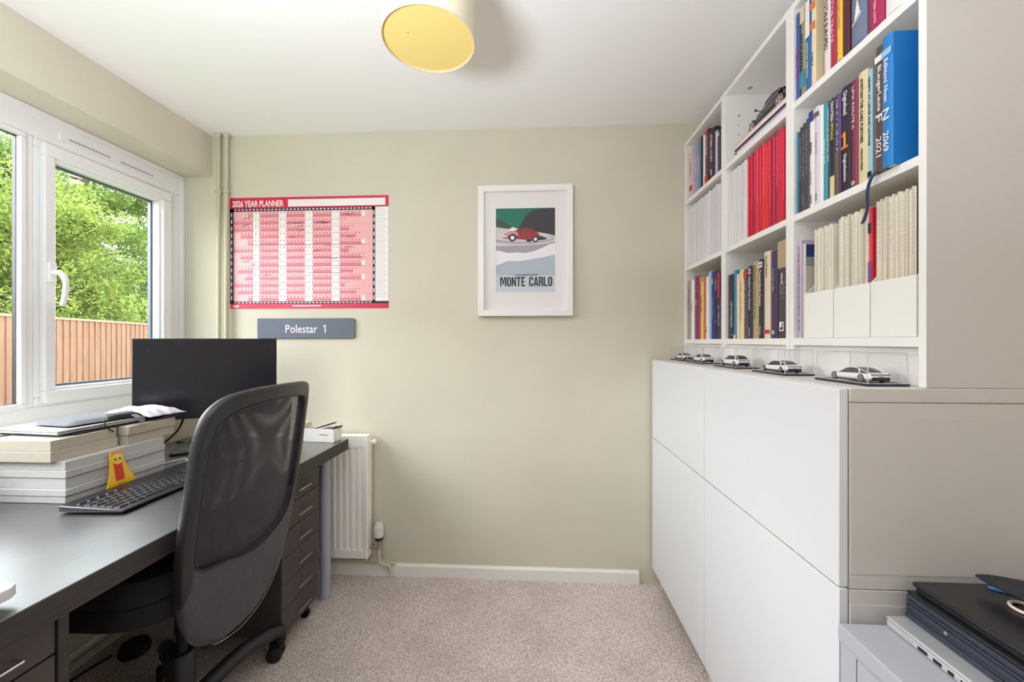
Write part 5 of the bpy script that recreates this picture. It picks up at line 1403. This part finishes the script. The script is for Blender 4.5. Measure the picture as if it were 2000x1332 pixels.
# ------------------------------------------------------------------ small card box with pens
sb = thing('card_box', 'small open white card box holding pens at the desk end', 'box', (-1.0, 1.815, DZ))
q0 = Vector((-1.072, 1.800, 0)); qa = Vector((1, -.09, 0)).normalized(); qb = Vector((.25, 1, 0)).normalized()
bw, bd2, bh = .150, .052, .062; th = .0018
b = MB()
def side(p, d_, l): 
    n_ = Vector((-d_.y, d_.x, 0)); b.obox(p + d_ * l / 2 + n_ * th / 2 + Vector((0, 0, DZ + bh / 2 + .0005)), d_ * l / 2, n_ * th / 2, (0, 0, bh / 2))
side(q0, qa, bw); side(q0 + qb * (bd2), qa, bw); side(q0, qb, bd2); side(q0 + qa * bw, qb, bd2)
b.obox(q0 + qa * bw / 2 + qb * bd2 / 2 + Vector((0, 0, DZ + .0015)), qa * bw / 2, qb * bd2 / 2, (0, 0, .001))
b.build('box_body', M_wpaper, sb)
text('Polestar', sb, M_txtk, q0 + qa * .080 + Vector((0, -.0006, DZ + .036)), qa, (0, 0, 1), .009, fit=.042, name='lettering')
for i, (f, g, lean, m_, lb_) in enumerate([(.030, .02, (.10, .03, .030), M_blk2, 'black pen sloping along the back of the card box'), (.112, .02, (.060, .01, .020), M_blk2, 'black pen poking out of the near end of the card box'), (.100, .035, (.062, .0, .014), mat('grey_pen', (120, 118, 124), .4), 'grey pen lying across the near end of the card box'), (.118, .012, (.040, .0, .022), M_black, 'shortest black pen at the corner of the card box')]):
    c = q0 + qa * f + qb * g + Vector((0, 0, DZ + bh - .008)); l = Vector(lean)
    b = MB(); b.tube([c, c + l * .85, c + l], [.0035, .0035, .0015], 8); tag(b.build('pen', m_, smooth=True), lb_, 'pen', 'pens in the card box')
b = MB(); c = q0 + qa * .075 + qb * .03 + Vector((0, 0, DZ + bh + .002)); b.obox(c, (.048, .0, .012), (0, .016, 0), (.0002, 0, .0008)); tag(b.build('paper_slip', M_wpaper), 'folded white paper slip sticking out of the card box', 'paper')
b = MB(); b.obox((-1.125, 1.845, DZ + .0325), (.042, -.004, 0), (.004, .02, 0), (0, 0, .032)); tag(b.build('notepad', mat('cream_pad', (226, 216, 190), .8), bevel=.001), 'cream block of paper behind the small white card box', 'notepad')
b = MB(); b.obox((-1.115, 1.838, DZ + .0745), (.045, -.006, 0), (.005, .024, 0), (0, 0, .010)); tag(b.build('notebook', mat('cream_cover', (220, 208, 178), .7), bevel=.001), 'cream notebook lying on top of the paper block', 'notebook')
# magazines at the near edge
for (x1_, y1_, z0_, z1_, lb_, nm_) in ((-.945, .655, DZ + .0005, DZ + .014, 'lower pale paperback at the near left corner of the desk', 'paperback'), (-.925, .668, DZ + .0145, DZ + .034, 'upper thicker pale paperback at the near left corner of the desk', 'paperback')):
    b = MB(); pts = [(x1_ - .15, y1_ - .21, z0_), (x1_, y1_ - .21, z0_), (x1_, y1_ - .014, z0_), (x1_ - .010, y1_, z0_), (x1_ - .15, y1_, z0_)]
    b.prism(pts, (0, 0, z1_ - z0_))
    t = b.build('paperback', mat('pale_cover', (232, 228, 230), .4), bevel=.001); tag(t, lb_, 'book', 'paperbacks at the near corner of the desk')

# ------------------------------------------------------------------ office chair
def mesh_fabric():
    m = bpy.data.materials.new('chair_mesh'); m.use_nodes = True; t = m.node_tree
    bs = t.nodes['Principled BSDF']; out = t.nodes['Material Output']
    bs.inputs['Base Color'].default_value = rgb(42, 36, 48); bs.inputs['Roughness'].default_value = .55
    bs.inputs['Sheen Weight'].default_value = .15
    co = t.nodes.new('ShaderNodeTexCoord')
    vals = []
    for d_, sc in (((0, 1, 1), 270), ((0, 1, -.55), 200)):
        dp = t.nodes.new('ShaderNodeVectorMath'); dp.operation = 'DOT_PRODUCT'; dp.inputs[1].default_value = Vector(d_).normalized() * sc * 2 * PI * 1.0
        t.links.new(co.outputs['Object'], dp.inputs[0])
        s = t.nodes.new('ShaderNodeMath'); s.operation = 'SINE'; t.links.new(dp.outputs['Value'], s.inputs[0]); vals.append(s)
    g = t.nodes.new('ShaderNodeMath'); g.operation = 'GREATER_THAN'; g.inputs[1].default_value = .42; t.links.new(vals[0].outputs[0], g.inputs[0])
    g2 = t.nodes.new('ShaderNodeMath'); g2.operation = 'GREATER_THAN'; g2.inputs[1].default_value = -.35; t.links.new(vals[1].outputs[0], g2.inputs[0])
    mu = t.nodes.new('ShaderNodeMath'); mu.operation = 'MULTIPLY'; t.links.new(g.outputs[0], mu.inputs[0]); t.links.new(g2.outputs[0], mu.inputs[1])
    tr = t.nodes.new('ShaderNodeBsdfTransparent'); mx = t.nodes.new('ShaderNodeMixShader')
    t.links.new(mu.outputs[0], mx.inputs[0]); t.links.new(bs.outputs[0], mx.inputs[1]); t.links.new(tr.outputs[0], mx.inputs[2]); t.links.new(mx.outputs[0], out.inputs[0])
    return m
M_mesh = mesh_fabric()
M_lea = mat('black_leatherette', (68, 66, 74), .42, noise_amt=.15, nscale=30, bump=.08, bscale=220)
M_seat = mat('black_seat_fabric', (30, 27, 33), .9)
M_base = mat('black_nylon', (40, 40, 44), .45)
chair = thing('office_chair', 'black mesh-back swivel office chair pushed up to the desk', 'chair', (-1.067, 1.149, 0))
HX, HY = -1.067, 1.149
def catmull(P_, per):
    n = len(P_); out = []
    for i in range(n):
        a, b_, c, d_ = P_[i-1], P_[i], P_[(i+1) % n], P_[(i+2) % n]
        for k in range(per):
            t = k / per
            out.append(tuple(0.5 * ((2*b_[j]) + (c[j]-a[j])*t + (2*a[j]-5*b_[j]+4*c[j]-d_[j])*t*t + (3*b_[j]-a[j]-3*c[j]+d_[j])*t**3) for j in range(2)))
    return out
# outline points (y, z), counter-clockwise from the bottom
OUT = [(1.03, .372), (1.09, .342), (1.18, .328), (1.27, .345), (1.335, .395), (1.365, .47), (1.372, .60), (1.374, .74), (1.380, .88), (1.388, .99), (1.388, 1.035), (1.370, 1.058), (1.28, 1.066), (1.15, 1.070), (1.06, 1.068), (.985, 1.056), (.938, 1.020), (.920, .950), (.915, .84), (.914, .72), (.920, .62), (.938, .53), (.962, .455), (.992, .405)]
INN = [(1.04, .598), (1.10, .580), (1.17, .575), (1.24, .588), (1.30, .612), (1.330, .650), (1.335, .70), (1.337, .77), (1.341, .85), (1.348, .93), (1.350, .985), (1.335, 1.012), (1.27, 1.022), (1.16, 1.026), (1.08, 1.024), (1.01, 1.012), (.962, .982), (.948, .93), (.943, .85), (.942, .76), (.943, .69), (.950, .64), (.970, .610), (1.0, .603)]
def bx(y, z):
    f = (z - .33) / .74
    x = -.902 + .120 * f + .015 * math.sin(min(1, max(0, f)) * PI)
    x -= .030 * ((y - 1.143) / .23) ** 2      # wraps forward at the sides
    return x
O_, I_ = catmull(OUT, 4), catmull(INN, 4)
nO = len(O_)
# the surround: border and solid lower pad, with thickness and rolled edge
def ringpts(f, back):
    r = []
    for (yo, zo), (yi, zi) in zip(O_, I_):
        y, z = yo + (yi - yo) * f, zo + (zi - zo) * f
        r.append((y, z))
    return r
def roll(f):      # thickness profile across the border
    return .016 * (1 - max(0, 1 - f / .25) ** 2) ** .5 if f < .25 else .016 - .004 * max(0, (f - .8) / .2)
fs = [0, .04, .1, .25, .5, .8, .95, 1.0]
def surround(name, m, sel):
    b = MB()
    for sgn in (1, -1):
        rows = []
        for f in fs:
            rows.append([(bx(y, z) + sgn * roll(f), y, z) for y, z in ringpts(f, 0)])
        for i in range(len(rows) - 1):
            for k in range(nO):
                if not sel(k): continue
                k2 = (k + 1) % nO
                b.face([rows[i][k], rows[i][k2], rows[i+1][k2], rows[i+1][k]])
    rows = [[(bx(y, z) + s * roll(1.0), y, z) for y, z in ringpts(1.0, 0)] for s in (1, -1)]
    for k in range(nO):
        if sel(k): k2 = (k + 1) % nO; b.face([rows[0][k], rows[0][k2], rows[1][k2], rows[1][k]])
    bmesh.ops.remove_doubles(b.bm, verts=b.bm.verts, dist=.0002)
    return b.build(name, m, chair, smooth=True)
low = lambda k: k < 24 or k >= 84
surround('lower_back_pad', M_lea, low)
surround('back_frame', mat('frame_black', (36, 35, 40), .38, bump=.05, bscale=120), lambda k: not low(k))
b = MB(); b.tube([(bx(y, z) + .010, y + (.0015 if y > 1.15 else 0), z) for y, z in O_[2:26]], .0016, 5); b.build('pale_seam', mat('pale_seam_grey', (150, 142, 140), .8), chair, smooth=True)  # thin pale grey line following the edge of the lower pad
b = MB(); cy, cz = 1.143, .80
rows = []
for i in range(13):
    f = i / 12
    rows.append([(bx(y * (1 - f) + cy * f, z * (1 - f) + cz * f) - .004, y * (1 - f) + cy * f, z * (1 - f) + cz * f) for y, z in I_])
b.grid(rows, closed=True); bmesh.ops.remove_doubles(b.bm, verts=b.bm.verts, dist=.0002)
b.build('mesh_panel', M_mesh, chair, smooth=True)
b = MB(); b.tube([(bx(y, z) + .0125, y, z) for y, z in I_ + I_[:1]], .0028, 6, caps=False); b.build('mesh_piping', M_base, chair, smooth=True)
# moulded inner shell with openings of light between, seen through the mesh
b = MB(); rows = []
for i in range(17):
    z = .60 + .42 * i / 16
    rows.append([(bx(y, z) - .020 - .008 * math.cos((y - 1.143) * 12) + .003 * math.sin(z * 16), y, z) for y in [.975 + .335 * j / 12 for j in range(13)]])
b.grid(rows); b.build('lumbar_lining', M_mesh, chair, smooth=True)
# seat
b = MB(); n = 20
top, bot = [], []
for k in range(64):
    a = 2 * PI * k / 64
    ca, sa = math.cos(a), math.sin(a)
    x = -1.165 + .255 * math.copysign(abs(ca) ** .45, ca); y = 1.143 + .245 * math.copysign(abs(sa) ** .45, sa)
    top.append((x, y))
cx_, cy_ = -1.165, 1.143
prof_ = [(f_, z_ + .095) for f_, z_ in [(.0, .385), (.80, .385), (.97, .395), (1.0, .415), (1.0, .448), (.985, .452), (1.0, .457), (1.0, .490), (.97, .512), (.85, .522), (.4, .516), (0, .512)]]
rows = [[(cx_ + (x - cx_) * f, cy_ + (y - cy_) * f, z - (.01 if f < .9 and z > .5 else 0)) for x, y in top] for f, z in prof_]
b.grid(rows, closed=True); bmesh.ops.remove_doubles(b.bm, verts=b.bm.verts, dist=.0004)
b.build('seat', M_seat, chair, smooth=True)
b = MB(); b.box(HX - .10, HX + .08, HY - .07, HY + .07, .438, .479); b.build('tilt_mechanism', M_base, chair, bevel=.006)
b = MB(); b.tube([(HX + .06, HY, .455), (HX + .11, HY, .450), (-.925, HY, .455), (-.908, HY, .49), (-.902, HY, .55)], [.020, .020, .018, .018, .016], 10); b.build('back_bracket', M_base, chair, smooth=True)
b = MB(); b.lathe((HX, HY, .06), [(.030, 0), (.034, .01), (.034, .195), (.030, .20)], 28); b.build('column_cover', M_base, chair, smooth=True)
b = MB(); b.lathe((HX, HY, .26), [(.0145, 0), (.0145, .185)], 18); b.build('gas_lift', M_blk2, chair, smooth=True)
b = MB(); b.lathe((HX, HY, .065), [(.040, 0), (.05, .012), (.05, .05), (.036, .07)], 28); b.build('hub', M_base, chair, smooth=True)
b = MB(); b.tube([(HX, HY + .02, .460), (HX + .02, HY + .17, .450), (HX + .02, HY + .27, .447)], .006, 8); b.lathe((HX + .02, HY + .25, .447), [(.009, 0), (.009, .05)], 10, 'y'); b.build('height_lever', M_base, chair, smooth=True)
for k in range(5):
    a = math.radians(69 + 72 * k); ca, sa = math.cos(a), math.sin(a); R = .32
    pts = []; rs = []
    for q in range(9):
        f = q / 8; rr = .03 + (R - .03) * f
        pts.append((HX + ca * rr, HY + sa * rr, .085 + .055 * math.sin(f * PI * .62) - .03 * f ** 3 )); rs.append(.028 - .006 * f)
    b = MB(); b.tube(pts, rs, 12); lg = b.build('leg', M_base, chair, smooth=True)
    ex, ey = HX + ca * R, HY + sa * R
    b = MB(); b.lathe((ex, ey, .062), [(.013, 0), (.017, .01), (.017, .052), (.012, .058)], 14)
    perp = Vector((-sa, ca, 0)); tang = Vector((ca, sa, 0))
    # twin wheels, swivelled a little
    ang = a + .6 + .9 * k; ax = Vector((math.cos(ang), math.sin(ang), 0)); fw_ = Vector((-ax.y, ax.x, 0))
    cc = Vector((ex, ey, 0)) + fw_ * .018
    for sg in (-1, 1):
        c0 = cc + ax * sg * .007; c1 = cc + ax * sg * .025
        prof2 = [(0.0, .0235), (.15, .027), (.75, .027), (1.0, .021)]
        b.tube([c0.lerp(c1, f) + Vector((0, 0, .0275)) for f, _ in prof2], [r for _, r in prof2], 20)
    b.obox(cc + Vector((0, 0, .052)), ax * .008, fw_ * .020, (0, 0, .012))
    b.build('castor', M_blk2, lg, smooth=True)

# things under the desk
b = MB(); b.lathe((-1.535, 1.448, 0.001), [(.046, 0), (.050, .01), (.044, .035), (.034, .042)], 20)
tag(b.build('power_adaptor', M_blk2, smooth=True), 'dark rounded power adaptor lying on the carpet under the desk', 'adaptor')
cable('floor_cable', 'black cable looping over the carpet under the desk beside the skirting', [(-1.60, 1.42, .006), (-1.62, 1.30, .006), (-1.55, 1.24, .006), (-1.46, 1.24, .006), (-1.44, 1.18, .006), (-1.50, 1.10, .006), (-1.60, 1.08, .006)], .004, M_blk2)
b = MB(); b.tube([(-1.655, 0.9, .035), (-1.655, 1.30, .035), (-1.652, 1.42, .040), (-1.648, 1.60, .042)], .007, 10)
for y in (1.33, 1.42): b.lathe((-1.654, y, .037), [(.0095, -.006), (.0095, .006)], 12, 'y')
tag(b.build('floor_pipe', M_pipe, smooth=True), 'thin painted pipe beside the skirting below the window under the desk', 'pipe')

# ------------------------------------------------------------------ grey filing cabinet and laptops on it
fc = thing('filing_cabinet', 'low grey metal filing cabinet with laptops on it, at the near right', 'cabinet', (.8, .5, 0))
gx0, gx1, gy0, gy1, gz = .5725, 1.02, .26, .776, .6715
box('top_panel', M_filing, gx0, gx1, gy0, gy1, gz - .030, gz, fc, bevel=.002)
box('body', M_filing, gx0 + .003, gx1, gy0 + .004, gy1 - .002, .0, gz - .030, fc, bevel=.001)
b = MB(); b.box(gx0 + .001, gx0 + .003, gy0 + .03, gy1 - .043, .02, gz - .036); b.build('side_panel', M_filing, fc, bevel=.0006)
b = MB(); b.box(gx0 + .0022, gx0 + .0031, gy1 - .043, gy1 - .040, .02, gz - .036); b.build('side_slot', M_gasket, fc)
for k in range(3):
    dr = box('drawer', M_filing, gx0 + .02, gx1 - .004, gy0 - .014, gy0 + .003, .03 + k * .203, .228 + k * .203, fc, bevel=.002)
    b = MB(); b.tube([(.74, gy0 - .014, .17 + k * .203), (.74, gy0 - .035, .17 + k * .203), (.86, gy0 - .035, .17 + k * .203), (.86, gy0 - .014, .17 + k * .203)], .005, 8); b.build('handle', M_chrome, dr, smooth=True)

z = gz + .0005
s_ = thing('laptop', 'silver laptop with edge ports, bottom of the stack on the grey cabinet', 'laptop', (.78, .62, z))
box('base', M_silver, .657, .99, .42, .774, z, z + .0125, s_, bevel=.003)
box('screen_lid', M_silver, .657, .99, .42, .774, z + .0130, z + .0185, s_, bevel=.0022)
yq = .742
for (w_, m_) in ((.020, M_filing), (.016, M_blk2), (.013, M_blk2), (.009, M_blk2), (.014, M_blk2), (.014, M_blk2), (.02, M_slot), (.005, M_blk2)):
    b = MB(); b.box(.6563, .6575, yq - w_, yq, z + .0036, z + .0090); b.build('port', m_, s_); yq -= w_ + .010
z += .0190
for i, (dx, dy, hh, lb_) in enumerate(((.690, .0, .0165, 'lowest of the dark laptops, lying on the silver one'), (.690, .001, .0165, 'middle dark laptop in the stack on the grey cabinet'), (.692, .0, .0160, 'dark laptop below the glossy black top one'))):
    t = thing('laptop', lb_, 'laptop', (.86, .6, z), group='dark laptops stacked on the grey cabinet')
    md1 = mat('laptop_slate', (58, 62, 76), .4, .2)
    box('base', md1, dx, 1.005, .42, .774 - dy, z, z + hh * .60, t, bevel=.003, seg=3)
    box('screen_lid', md1 if i < 2 else mat('laptop_black', (34, 34, 40), .35), dx + .001, 1.005, .42, .774 - dy, z + hh * .66, z + hh - .0003, t, bevel=.002)
    b = MB(); b.box(dx + .003, 1.0, .423, .771 - dy, z + hh * .58, z + hh * .67); b.build('lid_gap', M_blk2, t)
    if i == 1:
        b = MB(); b.lathe((dx - .0006, .70, z + .005), [(.003, 0), (.003, .001)], 12, 'x'); b.build('lock_slot', M_slot, t)
    z += hh
t = thing('laptop', 'glossy black laptop with rounded edge, topmost in the stack on the grey cabinet', 'laptop', (.88, .6, z), group='dark laptops stacked on the grey cabinet')
box('base', M_blk2, .703, 1.012, .43, .768, z, z + .009, t, bevel=.004, seg=3)
box('screen_lid', mat('laptop_gloss', (30, 29, 34), .3, spec=.6), .699, 1.015, .43, .771, z + .0092, z + .0185, t, bevel=.0045, seg=4)
b = MB(); text('LI', t, ink('g'), (.842, .735, z + .0187), (0, -1, 0), (1, 0, 0), .012, name='lid_badge')
z2 = z + .0185
b = MB(); b.prism([(.836 + .024 * math.cos(2 * PI * k / 20) * .9 - .010 * math.sin(2 * PI * k / 20) * .4, .742 - .010 * math.cos(2 * PI * k / 20) + .009 * math.sin(2 * PI * k / 20), z2 + .0003) for k in range(20)], (0, 0, .0035))
tag(b.build('blue_tag', mat('blue_plastic', (96, 144, 204), .35), bevel=.001), 'small blue oval tag on the black laptop at the right edge', 'tag')
b = MB(); b.tube([(.812 + .020 * math.cos(2 * PI * k / 28), .693 + .020 * math.sin(2 * PI * k / 28), z2 + .0030) for k in range(29)], .0026, 8, caps=False)
tag(b.build('ring_strap', mat('pale_pink_plastic', (232, 206, 204), .35), smooth=True), 'pale pink ring lying on the black laptop at the right edge', 'ring')
# dark pointed fabric case resting on the stack
b = MB(); n = 18
T = Vector((.792, .752, 0)); Dv = Vector((.42, -.91, 0)).normalized(); Pv = Vector((.91, .42, 0)).normalized()
for sgn in (1, -1):
    rows = []
    for i in range(n + 1):
        u = i / n; wid = .002 + .060 * min(1, u * 1.5) ** .62
        c = T + Dv * (.20 * u) + Pv * (wid * .15)
        rows.append([tuple(c + Pv * (wid * vv) + Vector((0, 0, z2 + .024 + .010 * u + sgn * (.002 + (.020 if sgn > 0 else .012) * u ** .6) * (1 - vv * vv) ** .5))) for vv in [2 * j / n - 1 for j in range(n + 1)]])
    b.grid(rows)
bmesh.ops.remove_doubles(b.bm, verts=b.bm.verts, dist=.0006)
t = b.build('fabric_case', weave('charcoal_weave', (52, 52, 60), 250), smooth=True); tag(t, 'dark pointed fabric case resting on the laptops at the right edge', 'case')
